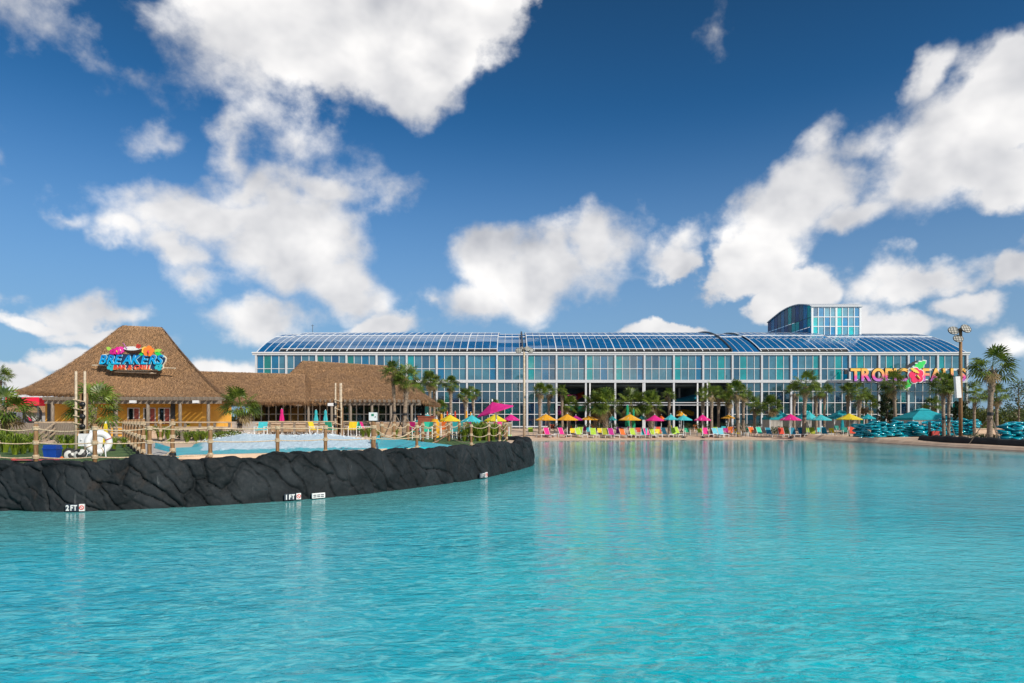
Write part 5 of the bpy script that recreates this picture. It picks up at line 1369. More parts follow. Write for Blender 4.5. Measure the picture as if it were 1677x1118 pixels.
# ------------------------------------------------------------------ cabanas
def cabana(px0, px1, pyt, pye, pyb, D, label):
    x0, x1 = PX(px0, D), PX(px1, D); xc = (x0+x1)/2; zg = zdeck(xc, D); w = (x1-x0)/2; ze = PZ(pye, D)-zg; zt = PZ(pyt, D)-zg
    o = thing('cabana', label, 'cabana', (xc, D, zg), 0, 'cabanas on the beach'); d = w*.9
    g = MB(); g.add([(-w, -d, ze), (w, -d, ze), (w, d, ze), (-w, d, ze), (-w*.25, -.25*d, zt-.25), (w*.25, -.25*d, zt-.25), (w*.25, .25*d, zt-.25), (-w*.25, .25*d, zt-.25)], [(0, 1, 5, 4), (1, 2, 6, 5), (2, 3, 7, 6), (3, 0, 4, 7)])
    g.add([(-w, -d, ze), (w, -d, ze), (w, d, ze), (-w, d, ze), (-w, -d, ze-.25), (w, -d, ze-.25), (w, d, ze-.25), (-w, d, ze-.25)], [(0, 4, 5, 1), (1, 5, 6, 2), (2, 6, 7, 3), (3, 7, 4, 0)]); g.build('roof', SUNF['teal'], o)
    g = MB(); g.add([(-w*.32, -.32*d, zt-.22), (w*.32, -.32*d, zt-.22), (w*.32, .32*d, zt-.22), (-w*.32, .32*d, zt-.22), (0, 0, zt)], [(0, 1, 4), (1, 2, 4), (2, 3, 4), (3, 0, 4)]); g.build('roof_cap', SUNF['cyan'], o)
    pm = MB().box(-.04, .04, -.04, .04, 0, ze-.01).mesh('post', M['white'])
    for a in (-w+.06, w-.06):
        for b in (-d+.06, d-.06): obj('post', pm, o, (a, b, 0))
    def curtain(xa, xb, y, along):
        g = MB(); n = int(abs(xb-xa)/.05)+2; vs = []
        for i in range(n+1):
            u_ = xa+(xb-xa)*i/n; off = .035*sin(i*1.7)
            p = (u_, y+off) if along else (y+off, u_)
            vs += [(p[0], p[1], .05), (p[0], p[1], ze-.05)]
        g.add(vs, [(2*i, 2*i+2, 2*i+3, 2*i+1) for i in range(n)]); g.build('curtain', M['cabana'], o)
    curtain(-w+.1, w*.15, -d+.1, True); curtain(w*.65, w-.1, -d+.1, True); curtain(-d+.1, d-.1, -w+.06, False); curtain(-d+.1, d-.1, w-.06, False); curtain(-w+.1, w-.1, d-.1, True)
    return o
cabana(1254, 1292, 671, 684, 700, 88, 'leftmost teal-roofed cabana with closed white curtains')
cabana(1306, 1337, 672, 684, 700, 89, 'second teal-roofed cabana from the left behind the tallest palm')
cabana(1358, 1396, 671, 683, 700, 89, 'third teal-roofed cabana from the left behind the yellow umbrella')
cabana(1478, 1542, 668, 684, 697, 80, 'wide teal-roofed cabana behind the tube stacks')

# ------------------------------------------------------------------ inner tubes in stacks
M['tube'] = glass('inner_tube_vinyl', (.0, .38, .50), .07, .75, .12)
tb_ = MB(); tb_.torus((0, 0, 0), .42, .15, 20, 8)
tube_me = tb_.mesh('inner_tube', M['tube'], True)
nm_ = {}
rg = random.Random(12)
for name, xs_, D, hgts in (('long pile', [1406+i*13 for i in range(8)], 74, [8, 9, 10, 9, 9, 10, 8, 9]), ('pile behind the twin palms', [1508, 1522, 1536, 1550, 1564, 1578, 1591], 73, [7, 9, 9, 10, 9, 10, 9]), ('pile at the right edge', [1648, 1664, 1680], 62, [9, 9, 8])):
    for ci, (px, hh) in enumerate(zip(xs_, hgts)):
        for row in range(2):
            if row == 1 and ci % 2: continue
            x = PX(px+row*8, D+row*1.1); zg = zdeck(x, D+row*1.1)
            for j in range(hh-row*1 if hh > 1 else 1):
                o = obj('inner_tube', tube_me, None, (x+rg.uniform(-.30, .30), D+row*1.1+rg.uniform(-.2, .2), zg+.12+j*.175)); o.scale = (1, 1, .62)
                o.rotation_euler = (rg.uniform(-.26, .26), rg.uniform(-.26, .26), rg.uniform(0, 6))
                lb = 'blue inner tube %s from bottom of %s %s stack, %s' % (ordn(j+1), ordn(ci+1), 'front' if row == 0 else 'back', name)
                tag(o, lb, 'inner tube', 'inner tubes, '+name)
# black edging bank at the right, red kerb end
eb = [(PX(1508, 67.5), 67.5), (PX(1560, 62), 62), (PX(1600, 58.5), 58.5), (PX(1640, 55), 55), (PX(1677, 52), 52), (PX(1740, 47.5), 47.5), (PX(1900, 38), 38), (60, 10), (63, -40)]
ep = smooth_poly(eb, .6); g = MB(); rg = random.Random(2)
g.tube([(p.x, p.y, .18+rg.uniform(-.05, .05)) for p in ep], [.25 if i == 0 else .48+rg.uniform(-.08, .10) for i in range(len(ep))], 9)
tag(g.build('edging_bank', M['planter'], None, True), 'low black rock edging along the right bank of the pool', 'edging')
bankpoly = [(p.x+.2, p.y+.3) for p in ep]+[(75, -40), (75, 80), (PX(1508, 74), 74)]
struct(poly_obj('planting_bed', bankpoly, .34, M['soil']))
hedge('hedge', 'rough grass and groundcover behind the black edging', PX(1590, 64), PX(1677, 64), 64, .34, .6, 2.0, 2500, 21, 'leaf', .05, 'ground cover')
block_wall('retaining_wall', 'low tan retaining wall behind the largest palm', PX(1598, 70), PX(1650, 70), 70, .3, 1.2, .3, M['conc'], .6, .25)
g = MB(); g.tube([(0, 0, .12), (.9, -.1, .12)], .14, 8); tag(g.build('kerb_end', M['redc'], None, loc=(PX(1505, 69), 69, .1)), 'red rounded kerb end where the beach meets the black edging', 'kerb')
o = thing('guard_stand', 'small red lifeguard stand with black uprights by the tube piles', 'stand', (PX(1530, 69), 69, zdeck(PX(1530, 69), 69)))
g = MB(); g.box(-.35, .35, -.3, .3, 0, .75); g.build('red_box', M['redc'], o)
for s in (-.55, -.40): g = MB(); g.box(s-.04, s+.04, -.05, .05, 0, 1.7); g.build('upright', M['dark'], o)

# ------------------------------------------------------------------ light poles
def light_pole(px, pyt, pyb, D, wpx, lamps, label, zg=None):
    x = PX(px, D); z0 = zdeck(x, D) if zg is None else zg; H_ = PZ(pyt, D)-z0; r = wpx*D/F/2
    o = thing('light_pole', label, 'light pole', (x, D, z0)); g = MB(); g.lathe([(r*1.1, 0), (r, H_*.5), (r*.85, H_)], 14); g.build('pole', M['bamboo'] if px < 1000 else M['wood'], o, True)
    for (dx, dy_, dz, s) in lamps:
        hx, hz = dx*D/F, H_-dz*D/F; a = MB(); a.tube([(0, 0, hz-.05), (hx, dy_*.4, hz-.12)], .05, 6); a.build('arm', M['darksteel'], o)
        g = MB(); g.lathe_e([(.0, -1), (.55, -.9), (1, -.15), (1, .12), (.92, .16)], (0, 0, 0), s, s*.9, s*.5, 16); h = g.build('lamp_head', M['darksteel'], o, True, loc=(hx, dy_, hz)); h.rotation_euler = (R(62), 0, R(8 if dx > 0 else -8))
        g = MB(); g.lathe([(s*.88, s*.075), (.01, s*.11)], 16, cap=False); l = g.build('lens', M['lens'], h, True)
        g = MB()
        for k in (-.5, 0, .5): w = s*.85*sqrt(1-k*k); g.box(s*k-.012, s*k+.012, -w, w, s*.13, s*.15); g.box(-w, w, s*k-.012, s*k+.012, s*.151, s*.17)
        g.build('grille', M['darksteel'], h)
    return o
M['lens'] = mat('lamp_lens', (.45, .43, .38), .2)
light_pole(858.5, 570, 713, 77, 3.9, [(-9, -.2, 4, .40), (-4, .3, 1, .34), (5, -.1, 1, .36), (10, .2, 3, .40)], 'slim pale light pole with four round lamps beside the rock tip')
lp = light_pole(1573.2, 537, 716, 64, 5.4, [(-11.5, 0, 4, .50), (6, -.25, 1.5, .52), (-5.5, -.15, 17.5, .46)], 'tall brown timber light pole with three big round lamps')
g = MB(); g.box(-.22, .22, -.16, .16, -1.0, 1.0); s_ = g.build('speaker_column', M['white'], lp, loc=(-.42, -.2, PZ(634, 64)-lp.location.z)); s_.rotation_euler = (0, R(-4), 0)
g = MB(); g.tube([(0, 0, 0), (.25, -.25, .05)], .02, 5); g.box(.15, .32, -.35, -.18, -.08, .06); c = g.build('camera_bracket', M['white'], bpy.data.objects['light_pole'], loc=(.1, -.1, PZ(647, 77)-bpy.data.objects['light_pole'].location.z))

# ------------------------------------------------------------------ rope fence along the wall
POST_PX = [(-75, .35), (-2, .35), (57, .36), (154, .38), (249, .5), (348, .45), (452, .45), (535.5, .45), (613.5, .5), (682, .5), (731, .5), (772, .5), (800.5, .5), (818, .6), (829.5, .9)]
rf = thing('rope_fence', 'timber post and rope fence along the crest of the black rock wall', 'fence', (0, 0, ZP))
posts = []
for px, back in POST_PX:
    x, y = wallpt(px, back+.32); posts.append(Vector((x, y, 0)))
def rope_between(parent, a, b, za, zb_, sag, r=.0145, name='rope'):
    n = 14; pts = []
    for i in range(n+1):
        t = i/n; p = a.lerp(b, t); z = za+(zb_-za)*t-sag*4*t*(1-t); pts.append((p.x, p.y, z))
    g = MB(); g.tube(pts, r, 6); return g.build(name, M['rope'], parent, True)
def rope_post(parent, p, h, r=.062, m_='wood', levels=(.80, .46, .12), cap=False):
    g = MB(); g.lathe([(r*1.03, -.15), (r, h*.5), (r*.97, h-.015), (r*.8, h)], 12); g.build('post', M[m_], parent, True, loc=(p.x, p.y, 0))
    for l in levels:
        g = MB()
        for k in range(3): g.torus((0, 0, h*0+l+(k-1)*.032), r+.008, .016, 12, 6)
        g.build('rope_wrap', M['rope'], parent, True, loc=(p.x, p.y, 0))
rg = random.Random(9); LV = (.80, .47, .14)
for i, p in enumerate(posts):
    D = p.y; h = .90 if i < 4 else .86
    wdh = .048
    if i == 8: wdh = .07
    rope_post(rf, p, h if i != 8 else .98, wdh, levels=LV)
for i in range(len(posts)-1):
    a, b = posts[i], posts[i+1]; L_ = (b-a).length
    if i >= 4: sg = [.05, .04, .04]
    else: sg = [.10, .07, .06]
    if i == 8: sg = [.34, .06, .05]
    if i > 8: sg = [.13, .13, .06]
    for l, s_ in zip(LV, sg):
        if l == LV[2] and i in (5, 6, 7): continue
        rope_between(rf, a, b, l, l, s_*min(1.4, max(.5, L_/2.2))*rg.uniform(.8, 1.2))
# control box
x, y = posts[8].x, posts[8].y
cb = thing('control_box', 'white control box with green switch panel on top of a rope fence post', 'box', (x, y-.02, ZP+.985))
cb.scale = (.8, .8, .8); g = MB(); g.box(-.14, .14, -.10, .10, 0, .30); g.build('housing', M['white'], cb)
g = MB(); g.box(-.045, .045, -.112, -.101, .17, .25); g.build('switch_panel', flatc('panel_green', (.02, .22, .12)), cb)
g = MB(); g.box(.09, .11, -.125, -.101, .12, .16); g.build('latch', M['dark'], cb)

# boardwalk with its two lines of posts
bw = [(PX(282, 17.2), 17.2), (PX(230, 24), 24)]
A0 = Vector((PX(234, 17.8), 17.8, 0)); A1 = Vector((PX(203, 31.5), 31.5, 0))
B0 = Vector((PX(282.5, 18.6), 18.6, 0)); B1 = Vector((PX(262, 31.5), 31.5, 0))
wk = thing('boardwalk', 'grey plank boardwalk leading back from the rock wall', 'boardwalk', (0, 0, ZP+.03))
n = 62
for i in range(n):
    a = A0.lerp(A1, (i+.06)/n); b = A0.lerp(A1, (i+.94)/n); c = B0.lerp(B1, (i+.06)/n); d = B0.lerp(B1, (i+.94)/n)
    g = MB(); z = .04+random.uniform(0, .006); g.add([(a.x, a.y, z), (c.x, c.y, z), (d.x, d.y, z), (b.x, b.y, z), (a.x, a.y, z-.04), (c.x, c.y, z-.04), (d.x, d.y, z-.04), (b.x, b.y, z-.04)], [(0, 1, 2, 3), (7, 6, 5, 4), (0, 4, 5, 1), (2, 6, 7, 3), (1, 5, 6, 2), (3, 7, 4, 0)])
    g.build('plank', M['plank'] if 'plank' in M else M.setdefault('plank', mat('grey_plank', (.30, .29, .28), .8, vscale=2, c2=(.46, .44, .42), stretch=(1, 8, 1))), wk)
for (P0, P1, ts, lab) in ((A0, A1, (0, .13, .27, .42, .58, .76, .95), 'left'), (B0, B1, (0, .95), 'right')):
    f2 = thing('rope_fence', 'rope fence with close-set posts on the %s side of the boardwalk' % lab, 'fence', (0, 0, ZP+.05))
    pp = [P0.lerp(P1, t) for t in ts]
    for p in pp:
        rope_post(f2, p, .98, .055, levels=(.86, .50, .14))
        g = MB(); g.lathe([(.085, -.04), (.085, .06)], 12); g.build('post_shoe', M['dark'], f2, loc=(p.x, p.y, 0))
    if lab == 'left':
        for a, b in zip(pp[:-1], pp[1:]):
            for l in (.86, .50, .14): rope_between(f2, a, b, l, l, .13)
# ropes that tie the boardwalk fence to the wall fence
f3 = thing('rope_tie', 'ropes tying the boardwalk posts to the wall fence beside the turquoise slope', 'rope', (0, 0, ZP+.05))
for l in (.84, .50, .14): rope_between(f3, posts[4], B0, l-.04, l, .10); rope_between(f3, A0, posts[4], l, l-.04, .06)

# second rope fence further back on the right-hand terrace
f4 = thing('rope_fence', 'far rope fence crossing the turf under the terrace umbrellas', 'fence', (0, 0, ZP))
bp = [Vector((PX(p, D), D, 0)) for p, D in ((625, 27), (645, 29), (668, 30), (692, 31), (712, 32), (735, 33), (752, 33.5), (764, 34), (790, 35), (812, 36), (826, 37))]
for i, p in enumerate(bp): rope_post(f4, p, .95, .07, levels=(.82, .45))
for a, b in zip(bp[:-1], bp[1:]):
    for l in (.82, .45): rope_between(f4, a, b, l, l, .14, .018)

# ------------------------------------------------------------------ wave basin
bs = thing('wave_basin', 'surf basin with breaking white sheet wave and turquoise liner behind the rock wall', 'wave pool', (0, 0, 0))
# coping
x0, x1 = PX(285, 20), PX(640, 22)
cp = [wallpt(p, .95) for p in (292, 340, 400, 460, 520, 580, 630)]
g = MB(); vs = []
for x, y in cp: vs += [(x, y, ZP+.02), (x, y, ZP+.13), (x-.02, y+.35, ZP+.13), (x-.02, y+.35, ZP)]
n = len(cp); g.add(vs, [(i*4+k, (i+1)*4+k, (i+1)*4+(k+1) % 4, i*4+(k+1) % 4) for i in range(n-1) for k in range(4)]+[(0, 1, 2, 3), tuple((n-1)*4+k for k in (3, 2, 1, 0))]); g.build('coping', M['conc'], bs)
# liner, water and foam: one strip rising away from the wall
U = np.linspace(0, 1, 150); V = np.linspace(0, 1, 46)
cpx = np.array([c[0] for c in cp]); cpy = np.array([c[1] for c in cp]); uu = np.linspace(0, 1, len(cp))
front_x = np.interp(U, uu, cpx); front_y = np.interp(U, uu, cpy)+.36
back_y = front_y*0+28.5+1.5*np.sin(U*3); back_x = np.interp(U, [0, 1], [PX(300, 28), PX(632, 29)])
Pb = np.zeros((150, 46, 3))
Pb[..., 0] = front_x[:, None]*(1-V)[None]+back_x[:, None]*V[None]; Pb[..., 1] = front_y[:, None]*(1-V)[None]+back_y[:, None]*V[None]
# crest of the foam seen in the photograph
crest_px = np.interp(CX+F*Pb[:, -1, 0]/Pb[:, -1, 1], [300, 335, 360, 400, 430, 480, 520, 560, 600, 632], [733, 722, 717, 710, 711, 712.5, 710.5, 713, 720, 724])
zb2 = 2+(690-crest_px)*Pb[:, -1, 1]/F
Pb[..., 2] = (ZP+.09)+(zb2-(ZP+.09))[:, None]*np.clip((V[None]-.10)/.85, 0, 1)**.9
foamy = np.clip((V[None]-.12)*9, 0, 1)*np.clip(np.minimum(U, 1-U)[:, None]*9, 0, 1)
Pb[..., 2] += (fbm(Pb[..., 0]*4, Pb[..., 1]*3, 5)-.5)*.12*foamy+(vn(Pb[..., 0]*13, Pb[..., 1]*9)-.5)*.07*foamy
fm = bpy.data.materials.new('foam_sheet'); fm.use_nodes = True; t = NT(fm.node_tree); b = fm.node_tree.nodes['Principled BSDF']
g_ = t.new('ShaderNodeNewGeometry'); at_ = t.new('ShaderNodeAttribute', attribute_name='foam')
fn = t.noise(g_.outputs['Position'], 5, 5, .7); ff = t.m('ADD', at_.outputs['Fac'], t.m('MULTIPLY', t.m('SUBTRACT', fn, .5), .9))
t.put(b.inputs['Base Color'], t.mixc(t.mr(ff, .35, .62), (.03, .42, .50), (.55, .70, .79))); b.inputs['Roughness'].default_value = .35
bn = t.new('ShaderNodeBump'); bn.inputs['Distance'].default_value = .03; t.put(bn.inputs['Height'], t.noise(g_.outputs['Position'], 16, 4, .7)); t.put(b.inputs['Normal'], bn.outputs[0])
me = grid_mesh('wave_sheet', Pb, fm); a_ = me.attributes.new('foam', 'FLOAT', 'POINT'); a_.data.foreach_set('value', (foamy*1.0*np.clip((V[None]-.1)*5, .0, 1)+0*U[:, None]).reshape(-1).astype(np.float32))
obj('wave_sheet', me, bs)
# spray thrown off the crest
rgn = np.random.RandomState(3); g = MB()
for i in range(700):
    k = rgn.randint(6, 144); j = 45-int(abs(rgn.normal(0, 5))); j = max(20, min(45, j)); p = Pb[k, j]+np.array([rgn.normal(0, .05), rgn.normal(0, .05), abs(rgn.normal(0, .07))]); s = rgn.uniform(.008, .02)
    g.add([tuple(p+np.array(q)*s) for q in ((1, 0, 0), (-.5, .86, 0), (-.5, -.86, 0), (0, 0, 1.2))], [(0, 1, 3), (1, 2, 3), (2, 0, 3), (0, 2, 1)])
sp = g.build('spray', M['white'], bs); sp['kind'] = 'stuff'
# turquoise side slopes left and right
def slab(parent, name, pts, th, m_):
    n = len(pts); g = MB(); g.add([tuple(p) for p in pts]+[(p[0], p[1], p[2]-th) for p in pts], [tuple(range(n)), tuple(range(2*n-1, n-1, -1))]+[(k, n+k, n+(k+1) % n, (k+1) % n) for k in range(n)]); return g.build(name, m_, parent)
slab(bs, 'side_slope', [gp(254, 724.5, 24), gp(280, 732, 21), gp(288, 752, 17.8), gp(254, 737.5, 22)], .08, M['turq'])
slab(bs, 'side_slope', [gp(288, 733, 21), gp(335, 731, 23), gp(335, 741, 19.2), gp(289, 747, 18)], .08, M['turq'])
slab(bs, 'runout_channel', [gp(618, 722, 24), gp(625, 716, 27), gp(700, 724, 25.5), gp(742, 729, 24.5), gp(742, 731.5, 23.6), gp(680, 732, 22.5), gp(620, 733, 21.6)], .12, M['turq'])
slab(bs, 'channel_wall', [gp(606, 719, 26), gp(622, 712, 29), gp(624, 722, 27), gp(610, 727, 25)], .1, M['turq'])
g = MB(); g.add([wallpt(p, .78)+(ZP+.05,) for p in (640, 670, 700, 730)]+[wallpt(p, .98)+(ZP+.06,) for p in (730, 700, 670, 640)], [(0, 1, 6, 7), (1, 2, 5, 6), (2, 3, 4, 5)]); struct(g.build('path', M['redc'])); 
g = MB(); g.add([wallpt(p, .78)+(ZP+.05,) for p in (18, 50, 80, 98)]+[wallpt(p, 1.25)+(ZP+.06,) for p in (98, 80, 50, 18)], [(0, 1, 6, 7), (1, 2, 5, 6), (2, 3, 4, 5)]); struct(g.build('path', M['redc']))

# ------------------------------------------------------------------ pole racks with speakers
def pole_rack(px_list, pyt, D, label, inner):
    x0 = PX(sum(px_list)/len(px_list), D); o = thing('pole_rack', label, 'pole rack', (x0, D, ZP)); H_ = PZ(pyt, D)-ZP
    for i, px in enumerate(px_list):
        g = MB(); g.lathe([(.038, 0), (.034, H_)], 9); g.build('pole', M['bamboo'], o, True, loc=(PX(px, D)-x0, 0 if i != 1 or len(px_list) < 3 else .3, 0))
    for px, a_, b_, w in inner:
        g = MB(); g.box(-w, w, .10, .10+2*w, PZ(b_, D)-ZP, PZ(a_, D)-ZP); g.build('stave', M['wood'], o, loc=(PX(px, D)-x0, 0, 0))
    xl, xr = PX(px_list[0], D)-x0, PX(px_list[-1], D)-x0
    for k, py in enumerate((654, 668, 680, 692)):
        g = MB(); g.tube([(xl-.04, -.06, PZ(py, D)-ZP), (xr+.04, -.06, PZ(py+4, D)-ZP)], .018, 6); g.build('cross_rope', M['rope'], o)
    for k, py in enumerate((662, 682, 698)):
        g = MB(); g.lathe_e([(0, -1), (.6, -.8), (1, 0), (.8, .6), (0, .7)], (0, 0, 0), .085, .08, .08, 12); s_ = g.build('loudspeaker', M['dark'], o, True, loc=((xr if px_list[0] < 300 else xl)+.02, -.14, PZ(py, D)-ZP)); s_.rotation_euler = (R(90), 0, 0)
    return o
pole_rack([124.5, 139], 607.5, 20, 'tall rack of two pale poles with black loudspeakers behind the life ring', [(129.5, 644, 715, .045), (133.5, 643, 720, .06)])
pole_rack([549.5, 554.5, 559], 627, 31, 'rack of three pale poles with loudspeakers beyond the wave', [(553, 658, 712, .06), (556, 667, 716, .10)])

# ------------------------------------------------------------------ things behind the wall at the left
x, y = PX(161.5, 18.2), 18.2
lr = thing('life_ring', 'white life ring with grab rope standing behind the thick fence post', 'life ring', (x, y, ZP))
Mx = Matrix.Rotation(R(38), 3, 'Z') @ Matrix.Rotation(R(90), 3, 'X') 
g = MB(); g.torus((0, 0, .40), .245, .085, 30, 12, Mx); g.build('ring', M['white'], lr, True)
for k in range(4):
    a = k*pi/2+.4; c = Mx @ Vector((.245*cos(a), .245*sin(a), 0)); M2 = Matrix.Rotation(R(38), 3, 'Z') @ Matrix.Rotation(R(90), 3, 'X') @ Matrix.Rotation(a, 3, 'Z') @ Matrix.Rotation(R(90), 3, 'X')
    g = MB(); g.torus((c.x, c.y, c.z+.40), .092, .012, 14, 5, M2); g.build('band', M['rope'] if k else M['redc'], lr, True)
for s in (-.2, .22):
    g = MB(); g.tube([(s*.8, -.02, .35), (s*1.3, -.15, 0)], .013, 5); g.build('stand_leg', M['white'], lr)
g = MB(); g.box(-.10, .16, .1, .35, .28, .62); g.box(-.02, .01, .06, .0999, .44, .47)
tag(g.build('equipment_box', M['white'], None, loc=(PX(130, 18.8), 18.8, ZP)), 'white equipment box on the pole rack left of the life ring', 'box')
g = MB(); g.add([(0, 0, 0), (.35, .1, 0), (.42, .1, .75), (.12, 0, .72)], [(0, 1, 2, 3)]); g.add([(0, .06, 0), (.35, .16, 0), (.42, .16, .75), (.12, .06, .72)], [(3, 2, 1, 0)])
for a, b in ((0, 4), (1, 5), (2, 6), (3, 7)): pass
g.add([(0, 0, 0), (.12, 0, .72), (.12, .06, .72), (0, .06, 0)], [(0, 1, 2, 3)])
tag(g.build('rescue_board', M['white'], None, loc=(PX(140, 19), 19, ZP)), 'white rescue board leaning between the box and the life ring', 'board')
def stripes_mat():
    m = bpy.data.materials.new('black_white_stripes'); m.use_nodes = True; t = NT(m.node_tree); b = m.node_tree.nodes['Principled BSDF']
    tcn = t.new('ShaderNodeTexCoord'); s = t.new('ShaderNodeSeparateXYZ'); t.put(s.inputs[0], tcn.outputs['Object']); r_ = t.vm('LENGTH', tcn.outputs['Object'])
    a = t.m('SINE', t.m('ADD', t.m('MULTIPLY', r_, 46), t.m('MULTIPLY', t.m('ARCTAN2', s.outputs[0], s.outputs[2]), 2.0))); t.put(b.inputs['Base Color'], t.mixc(t.mr(a, -.15, .15), (.02, .02, .02), (.55, .55, .52))); return m
M['stripe'] = stripes_mat()
for px, rx, rz_2, lab in ((117, .20, .9, 'left'), (131, .19, .5, 'right')):
    g = MB(); g.lathe_e([(0, -1), (.5, -.85), (.85, -.5), (1, 0), (.8, .45), (.4, .6), (0, .65)], (0, 0, 0), rx, .09, rx, 20)
    me = g.mesh('striped_float', M['stripe'], True); o = obj('striped_float', me, None, (PX(px, 17.6), 17.6, ZP+.13)); o.rotation_euler = (R(-15), R(25 if lab == 'left' else 0), R(20 if lab == 'left' else -5))
    tag(o, '%s one of two round black and white striped floats propped before the poles' % lab, 'float')
bb = thing('storage_bin', 'dark blue plastic bin with lid behind the rope fence', 'bin', (PX(86, 17.6), 17.6, ZP)); bb.rotation_euler = (0, 0, .12); bb.scale = (.92, .92, 1.2)
g = MB(); w = .155; g.add([(-w, -.13, 0), (w, -.13, 0), (w, .13, 0), (-w, .13, 0), (-w*1.15, -.16, .20), (w*1.15, -.16, .20), (w*1.15, .16, .20), (-w*1.15, .16, .20)], [(3, 2, 1, 0), (0, 1, 5, 4), (1, 2, 6, 5), (2, 3, 7, 6), (3, 0, 4, 7)]); g.build('tub', M['bluebin'], bb)
g = MB(); g.box(-w*1.22, w*1.22, -.175, .175, .202, .235); g.box(-w*1.1, w*1.1, -.15, .15, .2352, .30); g.build('lid', M['bluebin'], bb)
for i, (px, D, s) in enumerate(((23, 16.4, 1), (101, 17.2, .8))):
    g = MB(); g.lathe([(.06*s, 0), (.06*s, .05*s), (.03*s, .09*s), (0, .10*s)], 10); tag(g.build('marker_cap', FAB['orange'], None, loc=(PX(px, D), D, ZP)), 'small orange marker cap %s' % ('at the far left behind the rope' if i == 0 else 'just right of the blue bin'), 'marker')
# truck, tent, slide tower at the far left
tk = thing('white_truck', 'white truck cab parked behind the board fence at far left', 'truck', (PX(20, 60), 60, ZP)); tk.rotation_euler = (0, 0, .25)
g = MB(); g.add([(-.75, -.9, .45), (.75, -.9, .45), (.75, 1.4, .45), (-.75, 1.4, .45), (-.72, -.85, 1.15), (.72, -.85, 1.15), (.75, 1.4, 1.15), (-.75, 1.4, 1.15), (-.66, -.55, 1.78), (.66, -.55, 1.78), (.68, .9, 1.82), (-.68, .9, 1.82)], [(3, 2, 1, 0), (0, 1, 5, 4), (4, 5, 9, 8), (1, 2, 6, 5), (3, 0, 4, 7), (2, 3, 7, 6), (5, 6, 10, 9), (7, 4, 8, 11), (8, 9, 10, 11), (6, 7, 11, 10)]); g.build('cab', M['white'], tk)
g = MB(); g.add([(-.6, -.845, 1.20), (.6, -.845, 1.20), (.56, -.60, 1.72), (-.56, -.60, 1.72)], [(0, 1, 2, 3)]); g.build('windscreen', M['glass_dark'], tk)
g = MB(); g.box(-.5, .5, -.93, -.905, .6, 1.0); g.build('grille', M['dark'], tk)
for s in (-.6, .6):
    g = MB(); g.box(s-.11, s+.11, -.94, -.906, .7, .88); g.build('headlight', M['lens'], tk)
    for yy in (-.3, 1.0):
        m4 = Matrix.Rotation(R(90), 3, 'Y'); g = MB(); g.torus((s*1.1, yy, .36), .24, .12, 16, 8, m4); g.lathe([(.2, -.1), (.2, .1)], 12) if False else None; g.build('wheel', M['dark'], tk, True)
tn = thing('striped_tent', 'red and white canopy tent beyond the palm at far left', 'tent', (PX(50, 58), 58, ZP))
tw_ = 30*58/F; ze = PZ(651, 58)-ZP
g = MB(); g.add([(-tw_, -1.2, ze), (tw_, -1.2, ze), (tw_, 1.2, ze), (-tw_, 1.2, ze), (-.2, 0, ze+.5), (.3, 0, ze+.5)], [(0, 1, 5, 4), (1, 2, 5), (2, 3, 4, 5), (3, 0, 4)]); g.build('tent_roof', M['white'], tn)
g = MB()
for y_ in (-1.2, 1.2): g.box(-tw_*.85, tw_*1.0, y_-.02, y_+.02, ze-.68, ze-.005)
g.build('valance', flatc('tent_red', (.78, .01, .06)), tn)
g = MB()
for a in (-tw_*.8, tw_*.9):
    for b in (-1.1, 1.1): g.tube([(a, b, 0), (a, b, ze-.01)], .05, 6)
g.build('legs', M['darksteel'], tn)['kind'] = 'stuff'
g = MB(); g.tube([gp(28, 676, 62), gp(40, 684, 62), gp(48, 691, 62)], .3, 8); tag(g.build('red_slide', flatc('slide_red', (.45, .01, .06)), None, True), 'dark red tube slide descending behind the white truck', 'water slide')
g = MB(); n=24; g.torus((0,0,0), .75, .12, 20, 6, Matrix.Rotation(R(90), 3, 'X')); g.tube([(-.75, 0, 0), (-.95, 0, -1.7)], .05, 6); g.tube([(.75, 0, 0), (.95, 0, -1.7)], .05, 6)
tag(g.build('round_frame', M['darksteel'], None, loc=(PX(53, 60), 60, PZ(678, 60))), 'dark round frame standing under the red and white tent', 'frame')
far = thing('far_hut', 'low brown thatched hut far behind the tent at the left', 'building', (PX(45, 85), 85, .9))
g = MB(); g.add([(-4, -2, 2.2), (4, -2, 2.2), (4, 2, 2.2), (-4, 2, 2.2), (-2.6, 0, 3.2), (2.6, 0, 3.2)], [(0, 1, 5, 4), (1, 2, 5), (2, 3, 4, 5), (3, 0, 4)]); g.build('roof', M['thatch'], far)
g = MB(); g.box(-3.4, 3.4, -1.5, 1.5, 0, 2.19); g.build('wall', M['grey'], far)
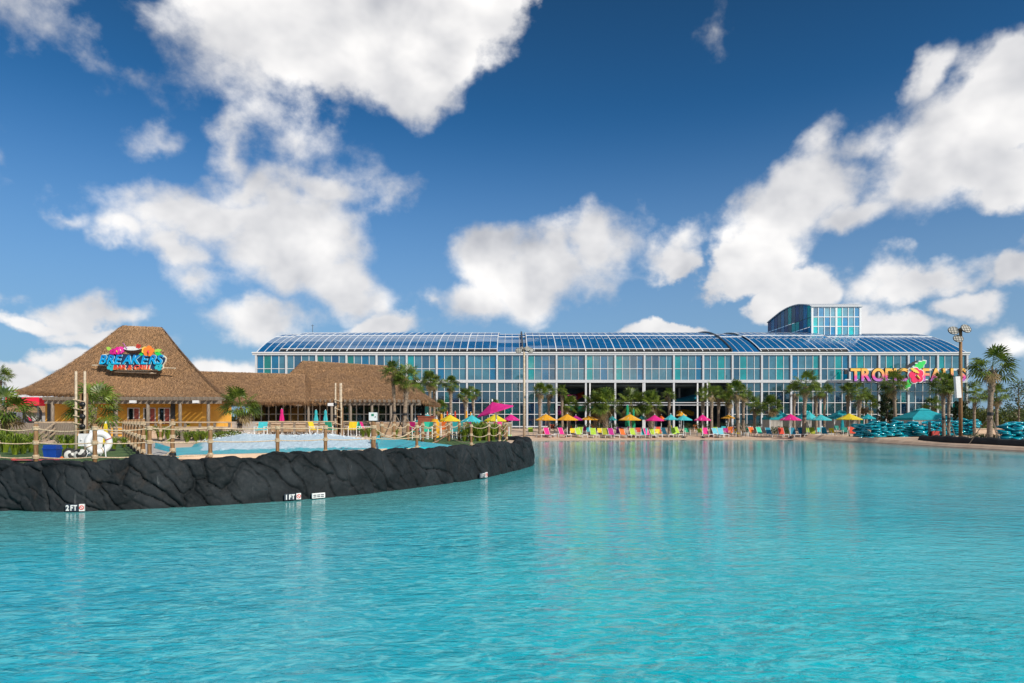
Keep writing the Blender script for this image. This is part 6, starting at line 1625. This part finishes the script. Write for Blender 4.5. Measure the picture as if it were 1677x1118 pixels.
# ------------------------------------------------------------------ depth marks on the wall
def wall_frame(px, z=.13):
    best = None
    for i in range(0, int(len(wp)*.8), 3):
        e = abs(CX+wp[i, 0]*F/wp[i, 1]-px)
        if best is None or e < best[0]: best = (e, i)
    i = best[1]; j = 2; k = int(np.argmin(np.abs(prof_h*H[i]-z))); return Vector((wp[i, 0]+nor[i, 0]*.06, wp[i, 1]+nor[i, 1]*.06, z)), atan2(tan[i, 1], tan[i, 0])
M['tilew'] = flatc('marker_white', (.75, .75, .74)); M['tileb'] = flatc('marker_navy', (.03, .04, .06)); M['tiler'] = flatc('marker_red', (.62, .05, .04))
def marker(px, wpx, body, z, h, label, nodive=True, lines=False):
    p, a = wall_frame(px, z); D = p.y; w = wpx*D/F/abs(cos(a)*1.0+sin(a)*(-p.x/p.y)*1.0) if True else 0
    o = thing('depth_marker', label, 'sign', p, a)
    if lines:
        g = MB(); g.box(-w/2, w/2, -.01, .03, -h/2, h/2); g.build('tile', M['tilew'], o)
        for k in (-.22, .12):
            for s in range(3): g = MB(); g.box(-w*.42+s*w*.29, -w*.42+s*w*.29+w*.24, -.014, -.0101, h*k-.012, h*k+.012); g.build('text_line', M['tileb'], o)
        return o
    wt_ = w*(1 if not nodive else .70)
    segs_ = body.split(' '); x = -w/2; unit = wt_/(sum(len(s) for s in segs_)+.6*len(segs_))
    for s in segs_:
        ww = unit*(len(s)+.5)
        g = MB(); g.box(x, x+ww-.008, -.01, .03, -h/2, h/2); g.build('tile', M['tileb'], o)
        L, wd = letters(s, h*1.05, .002, .006, gap=.012); k = min((ww-.02)/wd, .85)
        for q in L:
            me, xx, w1 = q; me.materials.clear(); me.materials.append(M['tilew'])
            l = obj('letter', me, o, (x+ww/2-wd*k/2+xx*k, -.013, -h*.37)); l.rotation_euler = (R(90), 0, 0); l.scale = (k, 1, 1)
        x += ww
    if nodive:
        g = MB(); g.box(w/2-w*.28, w/2, -.01, .03, -h/2, h/2); t_ = g.build('tile', M['tilew'], o)
        cx_ = w/2-w*.14; r_ = min(h*.34, w*.11)
        g = MB(); g.torus((cx_, -.013, 0), r_, .009, 20, 6, Matrix.Rotation(R(90), 3, 'X')); g.tube([(cx_-r_*.7, -.016, r_*.7), (cx_+r_*.7, -.016, -r_*.7)], .008, 5); g.build('no_diving_symbol', M['tiler'], t_)
    return o
marker(126, 31, '2 FT', .10, .155, 'depth mark reading 2 FT with a no diving tile at the waterline')
marker(476, 27, '1 FT', .11, .155, 'depth mark reading 1 FT with a no diving tile in the middle of the wall')
marker(519.5, 21, '', .09, .13, 'white tile with small lines of print right of the middle depth mark', False, True)
marker(789.5, 12, '1 FT', .12, .18, 'small depth mark reading 1 FT near the curved tip of the wall')
